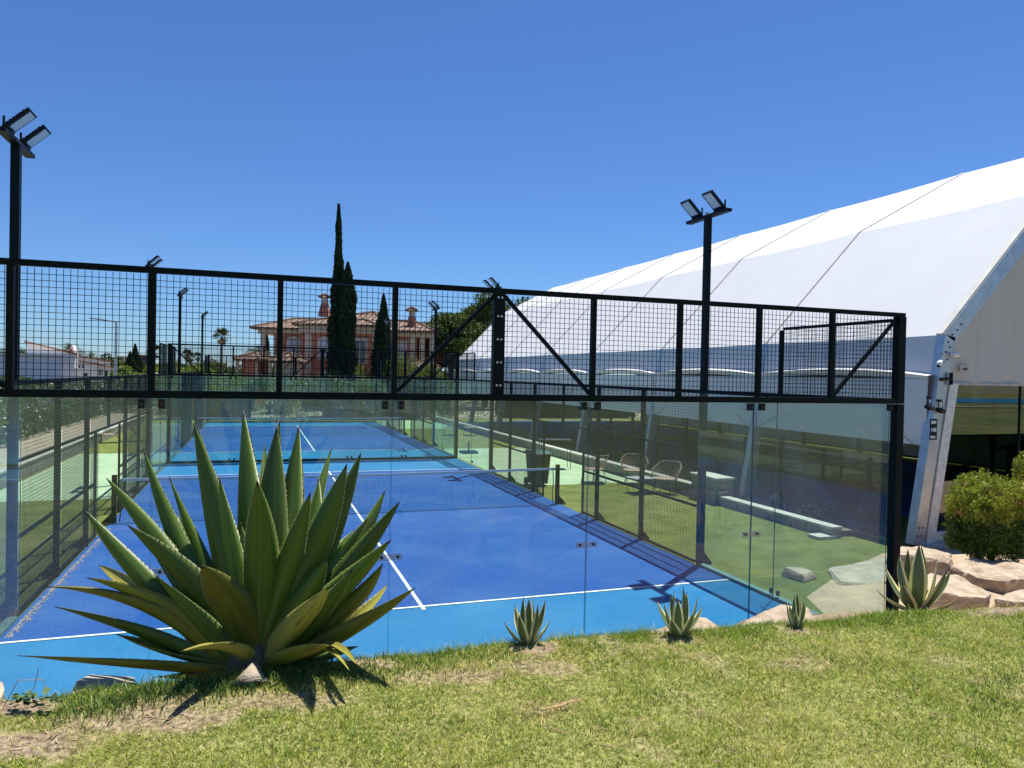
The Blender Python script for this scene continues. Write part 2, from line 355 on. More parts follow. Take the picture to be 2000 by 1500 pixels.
co_ = np.empty(len(lawn.data.vertices) * 3, np.float32); lawn.data.vertices.foreach_get('co', co_); co_ = co_.reshape(-1, 3)
at_.data.foreach_set('value', (1 - bareness(co_[:, 0].astype(float), co_[:, 1].astype(float))).astype(np.float32))

at2 = lawn.data.attributes.new('sandy', 'FLOAT', 'POINT')
at2.data.foreach_set('value', (sm(4.6, 5.1, co_[:, 0]) * sm(-11.0, -10.4, co_[:, 1]) * (.55 + .45 * vn(co_[:, 0], co_[:, 1], 3))).astype(np.float32))
def sheet(name, x0, x1, y0, y1, z, mat, th=0.0):
    if th: o = MB().box((x0, y0, z - th), (x1, y1, z)).build(name, mat)
    else: o = MB().poly([(x0, y0, z), (x1, y0, z), (x1, y1, z), (x0, y1, z)]).build(name, mat)
    return tag(o, kind='structure')
mt['far'] = M('far_ground', (0.16, 0.15, 0.07), 0.95, col2=(0.26, 0.22, 0.13), scale=0.08)
mt['mow'] = M('meadow', (0.10, 0.13, 0.03), 0.95, col2=(0.24, 0.25, 0.08), scale=0.5, detail=10)
sheet('ground', -1500, 1500, -1500, 2500, -0.40, 'far')
sheet('back_lawn', -60, 140, -90, -40, -0.1 + 1.6, 'mow', 1.7)
mb = MB(); mb.poly([(-60, -40, 1.6), (-14, -40, 1.5), (-14, -13, 1.5), (-60, -13, 1.6)]); mb.poly([(18, -40, 1.5), (60, -40, 1.6), (60, -13, 1.6), (18, -13, 1.5)])
tag(mb.build('side_lawn', 'mow'), kind='structure')
sheet('turf', -9.2, 60, -9.8, 33, -0.004, 'turf', 0.1)
sheet('path', 5.12, 9.02, 3.0, 13.5, 0.002, 'path'); sheet('path', -8.35, -5.12, 3.2, 13.6, 0.002, 'path')
sheet('path', 5.14, 9.0, 24.5, 32, 0.0025, 'path')
sheet('far_verge', -60, 60, 33.0, 60, 0.02, 'sand', 0.2)
sheet('planting_bed', 9.22, 10.5, -4.8, 32, 0.12, 'soil', 0.12)
sheet('car_park', -60, -12.5, -13, 70, 1.0, M('asphalt', (0.06, 0.06, 0.06), 0.9, var=0.2, scale=4), 1.2)
sheet('sand_bed', -12.5, -8.45, -6, 40, 0.42, 'sand', 0.5)

# ------------------------------------------------------------ padel courts
def court(y0, k):
    o = MB().box((-5.0, y0 - 10, -0.05), (5.0, y0 + 10, 0.006)).build('court_surface', 'courtl'); tag(o, kind='structure')
    o = MB().poly([(-5.0, y0 - 6.95, 0.010), (5.0, y0 - 6.95, 0.010), (5.0, y0 + 6.95, 0.010), (-5.0, y0 + 6.95, 0.010)]).build('court_surface', 'court'); tag(o, kind='structure')
    m = MB(); h = 0.025; z = 0.014
    for s in (-1, 1): m.poly([(-5, y0 + s * 6.95 - h, z), (5, y0 + s * 6.95 - h, z), (5, y0 + s * 6.95 + h, z), (-5, y0 + s * 6.95 + h, z)])
    for a, b in ((-7.10, -6.976), (-6.924, 6.924), (6.976, 7.10)):
        m.poly([(-h, y0 + a, z), (h, y0 + a, z), (h, y0 + b, z), (-h, y0 + b, z)])
    tag(m.build('court_lines', 'white'), kind='structure')
    # drifted sand along the left fence
for k, y0 in enumerate((0.0, 20.3)): court(y0, k)
mt['drift'] = M('sand_drift', (0.40, 0.32, 0.24), 0.95, var=0.2, scale=20)
V2 = []; F2 = []
for i in range(900):
    y = random.uniform(-6.8, -0.5); x = -4.94 + abs(random.gauss(0, 0.045)); s = random.uniform(.003, .010); k = len(V2)
    for a in (0, 1.3, 2.6, 3.9, 5.2): V2.append((x + s * math.cos(a), y + 2.2 * s * math.sin(a), 0.0165 + i * 4e-7))
    F2.append((k, k + 1, k + 2, k + 3, k + 4))
m = MB(); m.v = V2; m.f = F2; tag(m.build('sand_drift', 'drift'), kind='stuff', label='thin line of orange sand blown along the foot of the left mesh fence', cat='sand')

def wires(m, p0, u, v, lu, lv, sp=0.05, r=0.0022):
    p0 = Vector(p0); u = Vector(u); v = Vector(v); n = u.cross(v)
    k = int(round(lu / sp)); j = int(round(lv / sp))
    for i in range(1, k):
        a = p0 + u * (i * lu / k); m.bar(a, a + v * lv, 2 * r, 2 * r, up=n)
    for i in range(1, j):
        a = p0 + v * (i * lv / j) + n * (2 * r); m.bar(a, a + u * lu, 2 * r, 2 * r, up=n)

PW = 0.08
def back_wall(yw, side, label, clampz=True):
    # side: -1 = framework on the -y side of the glass
    root = empty('glass_back_wall', (0, yw, 0), 0, label, 'court wall', 'glass and mesh end walls of the courts')
    ys = side * 0.06
    for x in (-5.0, 5.0):
        MB().box((x - 0.05, ys - 0.05, 0.0), (x + 0.05, ys + 0.05, 3.0 - .035)).build('post', 'steel', root)
        MB().box((x - 0.05, ys - 0.05, 3.035), (x + 0.05, ys + 0.05, 4.0)).build('upper_post', 'steel', root)
    m = MB().box((-5.06, ys - 0.04, 2.972), (5.06, ys + 0.04, 3.0345)); m.build('middle_rail', 'steel', root)
    MB().box((-5.06, ys - 0.03, 4.0), (5.06, ys + 0.03, 4.048)).build('top_rail', 'steel', root)
    MB().box((-4.95, ys - 0.04, 0.0), (4.95, ys + 0.04, 0.06)).build('bottom_rail', 'steel', root)
    for x in range(-4, 5):
        wd = 0.024 if x else 0.055
        MB().box((x - wd, ys - 0.028, 3.035), (x + wd, ys + 0.028, 4.0)).build('upper_post', 'steel', root)
    for a, b in (((0.05, 3.98), (0.97, 3.05)), ((-0.05, 3.98), (-0.97, 3.05)), ((4.95, 3.98), (4.03, 3.05)), ((-4.95, 3.98), (-4.03, 3.05))):
        MB().bar((a[0], ys, a[1]), (b[0], ys, b[1]), 0.034, 0.036, up=(0, 1, 0)).build('brace', 'steel', root)
    if side < 0:
        m = MB()
        for z in (3.12, 3.34, 3.56, 3.78, 3.96):
            for dx in (-0.018, 0.018): m.tube([(dx, ys - 0.028, z), (dx, ys - 0.036, z)], 0.011, 8)
        m.build('bolt', 'alu', root)
    for x in range(-5, 5):
        m = MB(); wires(m, (x, ys + 0.034, 3.04), (1, 0, 0), (0, 0, 1), 1.0, 0.955); m.build('mesh_panel', 'wire', root)
    seams = [-5, -3, -1, 1, 3, 5]
    for i in range(5):
        x0 = seams[i] + 0.005; x1 = seams[i + 1] - 0.005
        g = MB().box((x0, -0.006, 0.06), (x1, 0.006, 2.968)).build('glass_panel', 'glass', root)
        for x in (x0 - 0.0006, x1 - 0.0008): MB().box((x, -0.0055, 0.06), (x + 0.0014, 0.0055, 2.96)).build('glass_edge', 'edge', g)
    for x in seams:
        for dx in ((-0.075, 0.075) if abs(x) < 5 else ((-0.09,) if x > 0 else (0.09,))):
            m = MB().box((x + dx - 0.024, ys - 0.012, 2.885), (x + dx + 0.024, -0.008, 2.964)); m.box((x + dx - .012, ys - .03, 2.95), (x + dx + .012, ys - .012, 2.964))
            b = m.build('glass_bracket', 'black', root)
            MB().tube([(x + dx, ys - 0.012, 2.92), (x + dx, ys - 0.017, 2.92)], 0.010, 10).build('bolt', 'bark', b)
            if abs(x) < 5:
                m = MB().box((x + dx - 0.02, -0.03, 0.07), (x + dx + 0.02, -0.008, 0.14)); m.build('glass_bracket', 'black', root)
        if abs(x) < 5 and clampz:
            b = MB().box((x - 0.115, -0.022, 1.485), (x + 0.115, -0.008, 1.545)).build('glass_clamp', 'clamp', root)
            for dx in (-0.075, 0.075):
                MB().tube([(x + dx, -0.024, 1.515), (x + dx, 0.012, 1.515)], 0.013, 10).build('bolt', 'black', b)
    return root
back_wall(-10.05, -1, 'nearest glass end wall with a mesh band on top, behind the big agave')
back_wall(10.05, 1, 'far glass end wall of the near court, dark mesh band above')
back_wall(10.27, -1, 'near glass end wall of the second court, just past the near court')
back_wall(30.35, 1, 'farthest glass end wall, before the flowering hedge')

def side_fence(x, y0, label):
    s = 1 if x > 0 else -1
    root = empty('side_fence', (x, y0, 0), 0, label, 'court fence', 'glass and mesh side fences of the courts')
    ox = s * 0.05
    B = lambda a, b, nme, mat='steel', par=root: MB().box(a, b).build(nme, mat, par)
    for ya, yb in ((-10, -8), (-8, -6), (6, 8), (8, 10)):
        g = MB().box((-0.006, ya + 0.005, 0.06), (0.006, yb - 0.005, 2.968)).build('glass_panel', 'glass', root)
        for y in (ya + 0.0045, yb - 0.0055): MB().box((-0.0055, y, 0.06), (0.0055, y + 0.001, 2.96)).build('glass_edge', 'edge', g)
    for y in (-8, 8):
        b = MB().box((-0.02, y - 0.1, 1.485), (-0.008, y + 0.1, 1.545)).build('glass_clamp', 'clamp', root)
        for dy in (-0.07, .07): MB().tube([(-0.024, y + dy, 1.515), (0.012, y + dy, 1.515)], 0.012, 8).build('bolt', 'black', b)
        for dy in (-0.075, .075):
            MB().box((0.008 * s if s > 0 else -.045, y + dy - 0.02, 0.08), (.045 if s > 0 else -.008, y + dy + 0.02, 0.15)).build('glass_bracket', 'black', root)
    # posts with gussets
    for y in (-4, -2, 2, 4):
        B((ox - 0.035, y - 0.04, 0.0), (ox + 0.035, y + 0.04, 2.965), 'post')
        MB().poly([(ox + s * 0.036, y - 0.005, 0), (ox + s * 0.20, y - 0.005, 0), (ox + s * 0.20, y - 0.005, 0.02), (ox + s * 0.036, y - 0.005, 0.2)], (0, 0.01, 0)).build('gusset', 'steel', root)
    for y in (-1.25, 1.25): B((ox - 0.02, y - 0.025, 0.0), (ox + 0.02, y + 0.025, 1.975), 'door_post')
    B((ox - 0.025, -0.03, 2.015), (ox + 0.025, 0.03, 2.965), 'post')
    B((ox - 0.035, -9.94, 2.968), (ox + 0.035, 9.94, 3.03), 'top_rail')
    for a, b in ((-5.9, -4.045), (-3.955, -2.045), (-1.955, -1.28), (1.28, 1.955), (2.045, 3.955), (4.045, 5.9)):
        B((ox - 0.018, a, 0.99), (ox + 0.018, b, 1.03), 'rail')
        B((ox - 0.018, a, 0.02), (ox + 0.018, b, 0.06), 'rail')
    for a, b in ((-5.9, -4.045), (-3.955, -2.045), (-1.955, 1.955), (2.045, 3.955), (4.045, 5.9)):
        B((ox - 0.018, a, 1.977), (ox + 0.018, b, 2.013), 'rail')
    for ya, yb in ((-6, -4), (-4, -2), (2, 4), (4, 6)):
        for za, zb in ((0.04, 2.0), (2.0, 2.97)):
            m = MB(); wires(m, (0.006, ya, za), (0, 1, 0), (0, 0, 1), yb - ya, zb - za); m.build('mesh_panel', 'wire_sunlit', root)
    for ya, yb in ((-2, -1.25), (1.25, 2)):
        m = MB(); wires(m, (0.006, ya, .04), (0, 1, 0), (0, 0, 1), yb - ya, 1.96); m.build('mesh_panel', 'wire_sunlit', root)
    m = MB(); wires(m, (0.006, -2, 2.0), (0, 1, 0), (0, 0, 1), 4, .97); m.build('mesh_panel', 'wire_sunlit', root)
    for y in (-10, -8, 6, 8):
        B((ox - 0.025, y + (.0 if y < 0 else .0) + .05, 3.952), (ox + 0.025, y + 1.95, 3.99), 'top_rail')
        break
    for (ya, yb) in ((-10, -8), (8, 10)):
        if ya > 0: B((ox - 0.025, ya + .05, 3.952), (ox + 0.025, yb - .05, 3.99), 'top_rail')
        for y in ((-9, -8) if ya < 0 else (8, 9)):
            B((ox - 0.024, y - 0.024, 3.03), (ox + 0.024, y + 0.024, 3.951), 'upper_post')
        m = MB(); wires(m, (ox, ya, 3.03), (0, 1, 0), (0, 0, 1), 2, .93); m.build('mesh_panel', 'wire_sunlit', root)
    m = MB().box((-0.01, -9.9, 0.006), (0.10 * s + .0, -6.1, 0.055)) if s > 0 else MB().box((-0.10, -9.9, 0.006), (0.01, -6.1, 0.055))
    m.build('glass_footing', M('teal_footing%d' % (len(bpy.data.materials)), (0.10, 0.20, 0.20), 0.6) if 'foot' not in mt else mt['foot'], root)
    return root
mt['foot'] = M('teal_footing', (0.10, 0.20, 0.20), 0.6)
side_fence(5.0, 0, 'right side fence of the near court, glass corner then mesh beside the rattan chairs')
side_fence(-5.0, 0, 'left side fence of the near court, fine mesh seen at a slant')
side_fence(5.0, 20.3, 'right side fence of the far court, near the second pair of chairs')
side_fence(-5.0, 20.3, 'left side fence of the far court, partly behind the near end glass')

# floodlights
def floodlight():
    root = empty('floodlight_pole')
    p = MB().box((-0.05, -0.05, 0.0), (0.05, 0.05, 5.98)).build('pole', 'pole', root)
    MB().poly([(0.051, -0.006, 0), (0.24, -0.006, 0), (0.24, -0.006, 0.02), (0.051, -0.006, 0.26)], (0, 0.012, 0)).build('gusset', 'pole', root)
    m = MB()
    m.box((-0.055, -0.60, 5.985), (0.055, 0.60, 6.035)); m.build('crossbar', 'pole', root)
    MB().tube([(0.02, 0.06, 6.036), (0.02, 0.06, 6.10)], 0.035, 8).build('junction_box', 'lens', root)
    for y in (-0.33, 0.33):
        mbk = MB()
        for dy in (-0.15, 0.15): mbk.box((-0.012, y + dy - 0.008, 6.036), (0.012, y + dy + 0.008, 6.20))
        mbk.box((-.02, y - .15, 6.036), (.02, y + .15, 6.05)); mbk.build('bracket', 'black', root)
        a = Vector((-0.72, 0, 0.69)).normalized(); nrm = Vector((-0.69, 0, -0.72)).normalized(); c = Vector((-0.10, y, 6.175))
        h = MB(); h.bar(c - a * 0.17, c + a * 0.22, 0.27, 0.045, up=nrm); 
        for i in range(7):
            q = c - a * 0.13 + a * (i * .047) - nrm * .03; h.bar(q - Vector((0, .11, 0)), q + Vector((0, .11, 0)), .03, .02, up=nrm)
        hd = h.build('lamp_head', 'black', root)
        MB().bar(c - a * 0.09 + nrm * 0.0245, c + a * 0.195 + nrm * 0.0245, 0.21, 0.004, up=nrm).build('lens', 'lens', hd)
        MB().bar(c - a * 0.19 + nrm * 0.03, c - a * 0.11 + nrm * 0.03, 0.16, 0.05, up=nrm).build('driver_box', 'black', hd)
    return root
fl = floodlight(); first = True
names = {(1, -6): 'tall floodlight pole in front of the white tent, two lamps clear against the sky',
         (-1, -6): 'nearest floodlight pole at the left edge of the photo',
         (-1, 6): 'floodlight pole second from the left, at the far end of the near court',
         (1, 6): 'floodlight pole just left of the thick centre post of the near mesh band',
         (-1, 14.3): 'floodlight pole third from the left, on the left side of the far court',
         (-1, 26.3): 'smallest floodlight pole on the left, standing nearest to the round palm',
         (1, 14.3): 'floodlight pole right of the pink villa, before the pines',
         (1, 26.3): 'farthest floodlight pole on the right, against the tent end'}
for (s, y), lb in names.items():
    o = fl if first else copy_tree(fl); first = False
    o.location = (5.09 * s, y, 0); o.rotation_euler = (0, 0, 0 if s > 0 else math.pi)
    tag(o, lb, 'floodlight', 'floodlight poles around the courts')

def make_net(y0, label):
    root = empty('court_net', (0, y0, 0), 0, label, 'net', 'nets across the courts')
    def top(x): return 0.88 + 0.04 * (abs(x) / 4.8) ** 1.6
    m = MB(); n = 214
    for i in range(n + 1):
        x = -4.8 + 9.6 * i / n; m.bar((x, 0, 0.02), (x, 0, top(x) - 0.03), 0.0032, 0.0032, up=(0, 1, 0))
    for j in range(19):
        f = j / 19; pts = [(-4.8 + 9.6 * i / 12, 0.004, 0.03 + (top(-4.8 + 9.6 * i / 12) - 0.05) * f) for i in range(13)]
        for a, b in zip(pts, pts[1:]): m.bar(a, b, 0.0032, 0.0032, up=(0, 1, 0))
    m.build('net_mesh', 'net', root)
    m = MB()
    for i in range(24):
        x0 = -4.82 + 9.64 * i / 24; x1 = -4.82 + 9.64 * (i + 1) / 24
        m.bar((x0, 0, top(x0) - 0.02), (x1, 0, top(x1) - 0.02), 0.016, 0.055, up=(0, 0, 1))
    m.build('net_tape', 'tape', root)
    m = MB()
    for s in (-1, 1): m.tube([(s * 4.8, 0, top(4.8)), (s * 4.83, 0, .6), (s * 4.80, 0, .3), (s * 4.83, 0, 0.03)], 0.012, 6)
    m.build('side_cord', 'net', root)
    for s in (-1, 1):
        p = MB().box((s * 4.93 - 0.045, -0.04, 0.01), (s * 4.93 + 0.045, 0.04, 1.0)).build('net_post', 'steel', root)
        MB().poly([(s * 4.98, -0.03, 0.01), (s * 5.16, -0.03, 0.01), (s * 5.16, -0.03, 0.03), (s * 4.98, -0.03, 0.22)], (0, 0.06, 0)).build('post_foot', 'steel', root)
    return root
make_net(0, 'nearer court net with a white top tape, behind the agave')
make_net(20.3, 'farther court net, seen through the end glass')

# ------------------------------------------------------------ tent
tent = empty('sports_tent', (0, 0, 0), 0, 'long white frame tent with a steep angular roof and open sides, at the right', 'tent')
XM = 17.75
prof = [(10.06, 0.03), (10.74, 4.2), (13.86, 7.47), (17.75, 9.56)]
prof = prof + [(2 * XM - x, z) for x, z in prof[-2::-1]]
FR = [-5.8 + 5.35 * i for i in range(8)]
def offs(pr, d):      # offset profile outward by d
    out = []
    for i, (x, z) in enumerate(pr):
        a = pr[max(i - 1, 0)]; b = pr[min(i + 1, len(pr) - 1)]; t = Vector((b[0] - a[0], b[1] - a[1])).normalized(); out.append((x - t.y * d, z + t.x * d))
    return out
po = offs(prof, -0.02)
def lerp(a, b, f): return (a[0] + (b[0] - a[0]) * f, a[1] + (b[1] - a[1]) * f)
mt['cover'] = M('beam_cover', (0.66, 0.63, 0.56), 0.6, var=.08, scale=4)
for b in range(7):
    y0, y1 = FR[b] + 0.035, FR[b + 1] - 0.035
    # roof cloth of one bay: slight sag between frames
    V_ = []; ny_ = 9; pts = []
    eL = lerp(po[0], po[1], 0.80); eR = lerp(po[-1], po[-2], 0.80)
    path_ = [eL, po[1]] + [lerp(po[1], po[2], f) for f in (.25, .5, .75)] + [po[2]] + [lerp(po[2], po[3], .5), po[3], lerp(po[3], po[4], .5), po[4]] + [lerp(po[4], po[5], f) for f in (.25, .5, .75)] + [po[5], eR]
    for (x, z) in path_: pts.append((x, z))
    nrm = []
    for i in range(len(pts)):
        a = pts[max(i - 1, 0)]; c = pts[min(i + 1, len(pts) - 1)]; t = Vector((c[0] - a[0], c[1] - a[1])).normalized(); nrm.append((-t.y, t.x))
    for i, (x, z) in enumerate(pts):
        for j in range(ny_ + 1):
            f = j / ny_; sag = -0.035 * math.sin(math.pi * f) * (0.3 if i in (0, len(pts) - 1) else 1)
            V_.append((x + nrm[i][0] * sag, y0 + (y1 - y0) * f, z + nrm[i][1] * sag))
    F_ = [(i * (ny_ + 1) + j, i * (ny_ + 1) + j + 1, (i + 1) * (ny_ + 1) + j + 1, (i + 1) * (ny_ + 1) + j) for i in range(len(pts) - 1) for j in range(ny_)]
    m = MB(); m.v = V_; m.f = F_; o = m.build('roof_panel', 'cloth', tent)
    sd = o.modifiers.new('solid', 'SOLIDIFY'); sd.thickness = 0.015; sd.offset = 0
    for sgn, nm in ((1, 'a'), (-1, 'b')):
        X_ = (lambda x: x) if sgn > 0 else (lambda x: 2 * XM - x)
        # arched white fascia
        m = MB(); k = 10
        for j in range(k + 1):
            f = j / k; zz = 3.24 + 0.13 * math.sin(math.pi * f) ** 0.8
            m.v += [(X_(10.50), y0 + (y1 - y0) * f, zz), (X_(10.44), y0 + (y1 - y0) * f, zz + 0.13), (X_(10.60), y0 + (y1 - y0) * f, zz + 0.16), (X_(10.62), y0 + (y1 - y0) * f, zz - 0.02)]
        for j in range(k):
            for q in range(4): m.f.append((j * 4 + q, j * 4 + (q + 1) % 4, j * 4 + 4 + (q + 1) % 4, j * 4 + 4 + q))
        m.build('awning_band', 'cloth', tent)
        m = MB(); m.box((X_(10.46 if sgn > 0 else 10.3) - .005, y0 if sgn > 0 else y0 - .035, 1.97 if sgn > 0 else -.1), (X_(10.46 if sgn > 0 else 10.3) + .005, y1 if sgn > 0 else y1 + .034, 3.30)); m.build('side_curtain', 'cloth', tent)  # far curtain lengthened to the ground to keep the interior dark
        if sgn > 0 and b < 3:
            pass
for i, y in enumerate(FR):
    w_ = 0.10
    for sgn in (1, -1):
        X_ = (lambda x: x) if sgn > 0 else (lambda x: 2 * XM - x)
        dpt = 0.30
        A = (X_(10.06), 0.03); Bp = (X_(10.74), 4.2)
        ix = 0.27 * sgn
        m = MB().poly([(A[0], y - w_, A[1]), (A[0] + ix, y - w_, A[1]), (Bp[0] + ix, y - w_, Bp[1] - .05), (Bp[0], y - w_, Bp[1])], (0, 2 * w_, 0))
        m.build('column', 'alu', tent)
        if i == 0:
            m = MB().poly([(A[0] + ix + .02 * sgn, y - w_ - .03, A[1]), (A[0] + 2 * ix - .03 * sgn, y - w_ - .03, A[1]), (Bp[0] - .155 * sgn + 2 * ix - .03 * sgn, y - w_ - .03, 3.22), (Bp[0] - .155 * sgn + ix + .02 * sgn, y - w_ - .03, 3.22)], (0, .1, 0))
            m.build('window_frame', 'alul', tent)
    # roof beam
    for a, b_ in zip(range(1, 5), range(2, 6)):
        A, Bq = prof[a], prof[b_]; A2 = offs(prof, 0.0 if i else 0.03)[a]; B2 = offs(prof, 0.0 if i else 0.03)[b_]; A3 = offs(prof, -0.30)[a]; B3 = offs(prof, -0.30)[b_]
        ww = 0.04 if i else 0.10
        m = MB().poly([(A2[0], y - ww, A2[1]), (B2[0], y - ww, B2[1]), (B3[0], y - ww, B3[1]), (A3[0], y - ww, A3[1])], (0, 2 * ww, 0)); m.build('roof_beam', 'white' if i else 'alu', tent)
        A4 = offs(prof, 0.0 if i else .031)[a]; B4 = offs(prof, 0.0 if i else .031)[b_]; A5 = offs(prof, 0.02 if i else .05)[a]; B5 = offs(prof, 0.02 if i else .05)[b_]; cw = .032 if i else .07
        m = MB().poly([(A4[0], y - cw, A4[1] + .002), (B4[0], y - cw, B4[1] + .002), (B5[0], y - cw, B5[1]), (A5[0], y - cw, A5[1])], (0, 2 * cw, 0)); m.build('beam_cover', 'cover', tent)
m = MB()
p1 = offs(prof, -0.06)
gy = FR[0]
for (x, z) in ((10.82, 4.05), (10.76, 3.85), (10.92, 4.2), (10.87, 3.95), (10.71, 3.65), (10.80, 3.7), (11.05, 4.3), (11.15, 4.42)): m.tube([(x, gy - .10, z), (x, gy - .112, z)], 0.018, 8)
for (x, z) in ((10.15, .2), (10.25, .2), (10.18, .36), (10.28, .36)): m.tube([(x, gy - .10, z), (x, gy - .112, z)], 0.016, 8)
m.build('bolt', 'black', tent)
# gable: cloth above, clear panels below
pi = offs(prof, -0.31)
m = MB(); nn = 60; top = []
def ztop(x):
    for (x0, z0), (x1, z1) in zip(pi, pi[1:]):
        if x0 <= x <= x1 and x1 > x0: return z0 + (z1 - z0) * (x - x0) / (x1 - x0)
    return 4
xsg = np.linspace(11.02, 2 * XM - 11.02, nn)
for x in xsg:
    zt = ztop(x)
    for f in np.linspace(0, 1, 9): m.v.append((x, gy + 0.03 + 0.03 * math.sin(x * 9 + f * 2) * (1 - f) ** 2 + .01 * math.sin(x * 23), 3.24 + (zt - 3.24) * f))
for i in range(nn - 1):
    for j in range(8): m.f.append((i * 9 + j, (i + 1) * 9 + j, (i + 1) * 9 + j + 1, i * 9 + j + 1))
m.build('gable_cloth', 'gable', tent, smooth=True)
MB().box((10.95, gy + .0, 3.20), (24.5, gy + 0.05, 3.245)).build('gable_rail', 'cap', tent)
for a in np.arange(10.75, 24.3, 2.3):
    MB().box((a, gy + 0.018, 0.24), (min(a + 2.26, 24.6), gy + 0.024, 3.20)).build('clear_panel', 'pvc', tent)
    MB().box((a - .035, gy + 0.0, 0.24), (a - 0.0, gy + 0.045, 3.20)).build('window_post', 'pole' if a > 11 else 'alul', tent)
MB().box((10.62, gy - 0.05, 0.06), (24.9, gy + 0.06, 0.24)).build('base_rail', 'alul', tent)
MB().box((10.2, gy - 0.35, -0.02), (25.2, gy - 0.05, 0.05)).build('base_plate', 'cap', tent)
for b in range(7):
    y0, y1 = FR[b] + 0.1, FR[b + 1] - 0.1
    m = MB().bar((10.36, y0, 1.9), (10.70, (y0 + y1) / 2, 3.2), 0.008).bar((10.36, y1, 1.9), (10.70, (y0 + y1) / 2, 3.2), 0.008); m.build('bracing_cable', 'steel', tent)
# sticker and label on the tent
st = MB().box((10.20 + .19, gy - .106, 2.10), (10.20 + .38, gy - .101, 2.52)).build('sticker', 'black', tent)
m = MB().box((10.42, gy - .108, 2.42), (10.55, gy - .1065, 2.48)).box((10.42, gy - .108, 2.27), (10.46, gy - .1065, 2.33)).box((10.48, gy - .108, 2.26), (10.56, gy - .1065, 2.34)).box((10.41, gy - .108, 2.13), (10.54, gy - .1065, 2.18)); m.build('sticker_text', 'lens', st)
lb = MB().box((11.25, gy - .035, 3.46), (11.48, gy - .030, 3.60)).build('small_label', 'cap', tent)
MB().box((11.31, gy - .0375, 3.50), (11.44, gy - .0355, 3.55)).build('label_print', 'roofd', lb)
# interior
sheet('indoor_court', 12.6, 22.6, -4.0, 16, 0.008, 'court'); sheet('indoor_court', 12.6, 22.6, 17.5, 31, 0.009, 'court')
sheet('outdoor_court', 40, 100, -56, -41.5, 1.58, 'courtl'); sheet('path', 30, 58, -33, -31.6, 1.63, 'sand')  # sand path is unseen, added for a bright strip in the gable reflection
ind = empty('indoor_court_fence', (12.5, -4.1, 0), 0, 'dark framed court fence inside the tent, behind the clear gable panels', 'court fence')
for x in np.arange(0, 10.2, 2.0): MB().box((x - .04, -.04, 0), (x + .04, .04, 3.0)).build('post', 'steel', ind)
for z in (2.96, 1.0, 2.0): MB().box((-.04, -.03, z), (10.04, .03, z + .05)).build('rail', 'steel', ind)
for i in range(5):
    if i in (0, 1, 3, 4): MB().box((2 * i + .05, .035, .05), (2 * i + 1.95, .045, 2.95)).build('glass_panel', 'glass', ind)
ind2 = empty('indoor_court_fence', (12.5, -4, 0), 0, 'dark court fence running along inside the tent, seen under the white curtain', 'court fence')
for y in np.arange(2, 20, 2.0): MB().box((-.04, y - .04, 0), (.04, y + .04, 3.0)).build('post', 'steel', ind2)
for z in (2.96, 1.0, 2.0): MB().box((-.03, 0, z), (.03, 18.04, z + .05)).build('rail', 'steel', ind2)
hut = empty('garden_hut', (0, 0, 0), 0, 'small dark hut with a hipped roof inside the tent, behind the bush', 'hut')
hx, hy = 15.15, -4.85
MB().box((hx - .55, hy - .5, 0.0), (hx + 1.2, hy + .5, 1.68)).build('wall', 'roofd', hut)
MB().poly([(hx - .75, hy - .7, 1.69), (hx + 1.4, hy - .7, 1.69), (hx + .5, hy, 2.1), (hx + .15, hy, 2.1)]).poly([(hx - .75, hy - .7, 1.69), (hx + .15, hy, 2.1), (hx - .75, hy + .7, 1.69)]).poly([(hx + 1.4, hy - .7, 1.69), (hx + 1.4, hy + .7, 1.69), (hx + .5, hy, 2.1)]).poly([(hx - .75, hy + .7, 1.69), (hx + .15, hy, 2.1), (hx + .5, hy, 2.1), (hx + 1.4, hy + .7, 1.69)]).build('roof', 'roofd', hut)
# cameras and spotlights on the first column
def cctv(x, z, dx, label):
    r = empty('security_camera', (x, gy - .13, z), 0, label, 'camera')
    MB().tube([(0, 0, 0.03), (dx * .5, -.03, 0.03)], 0.018, 8).build('arm', 'white', r)
    MB().tube([(dx * .3, -.03, 0.05), (dx * 1.0, -.06, 0.02), (dx * 1.35, -.07, -0.03)], [0.04, 0.055, 0.04], 12).build('housing', 'white', r, True)
    MB().tube([(dx * 1.35, -.07, -0.03), (dx * 1.42, -.072, -0.042)], 0.035, 12).build('lens', 'black', r)
cctv(10.60, 3.60, -0.10, 'white dome camera on the left face of the near tent column')
cctv(10.86, 3.78, 0.08, 'small camera on the right face of the near tent column')
def spot(x, z, label):
    r = empty('spotlight', (x, gy - .15, z), 0, label, 'spotlight', 'black spotlights on the tent column')
    MB().bar((0, 0, .14), (0, .05, .14), .05, .05).build('bracket', 'black', r)
    m = MB().bar((-.045, 0, .16), (-.06, 0, -.02), .012, .012).bar((.045, 0, .16), (.06, 0, -.02), .012, .012).bar((-.045, 0, .16), (.045, 0, .16), .012, .012); m.build('yoke', 'black', r)
    MB().bar((0, .05, -.03), (0, -.07, -.08), .12, .07).build('head', 'black', r)
    MB().tube([(0, -.02, .04), (0, -.02, .1)], .02, 8).build('lamp', 'lens', r)
spot(10.30, 2.80, 'left one of the two black spotlights on the near tent column')
spot(10.60, 2.74, 'right one of the two black spotlights on the near tent column')
r = empty('pipe_bracket', (10.85, gy - .14, 3.30), 0, 'short black pipe bracket on the near tent column above the clear panels', 'bracket')
MB().tube([(-.25, 0, 0), (0, -.02, .02)], .03, 8).build('pipe', 'black', r); MB().tube([(0, -.02, -.10), (0, -.02, .14)], .035, 8).build('collar', 'pole', r)

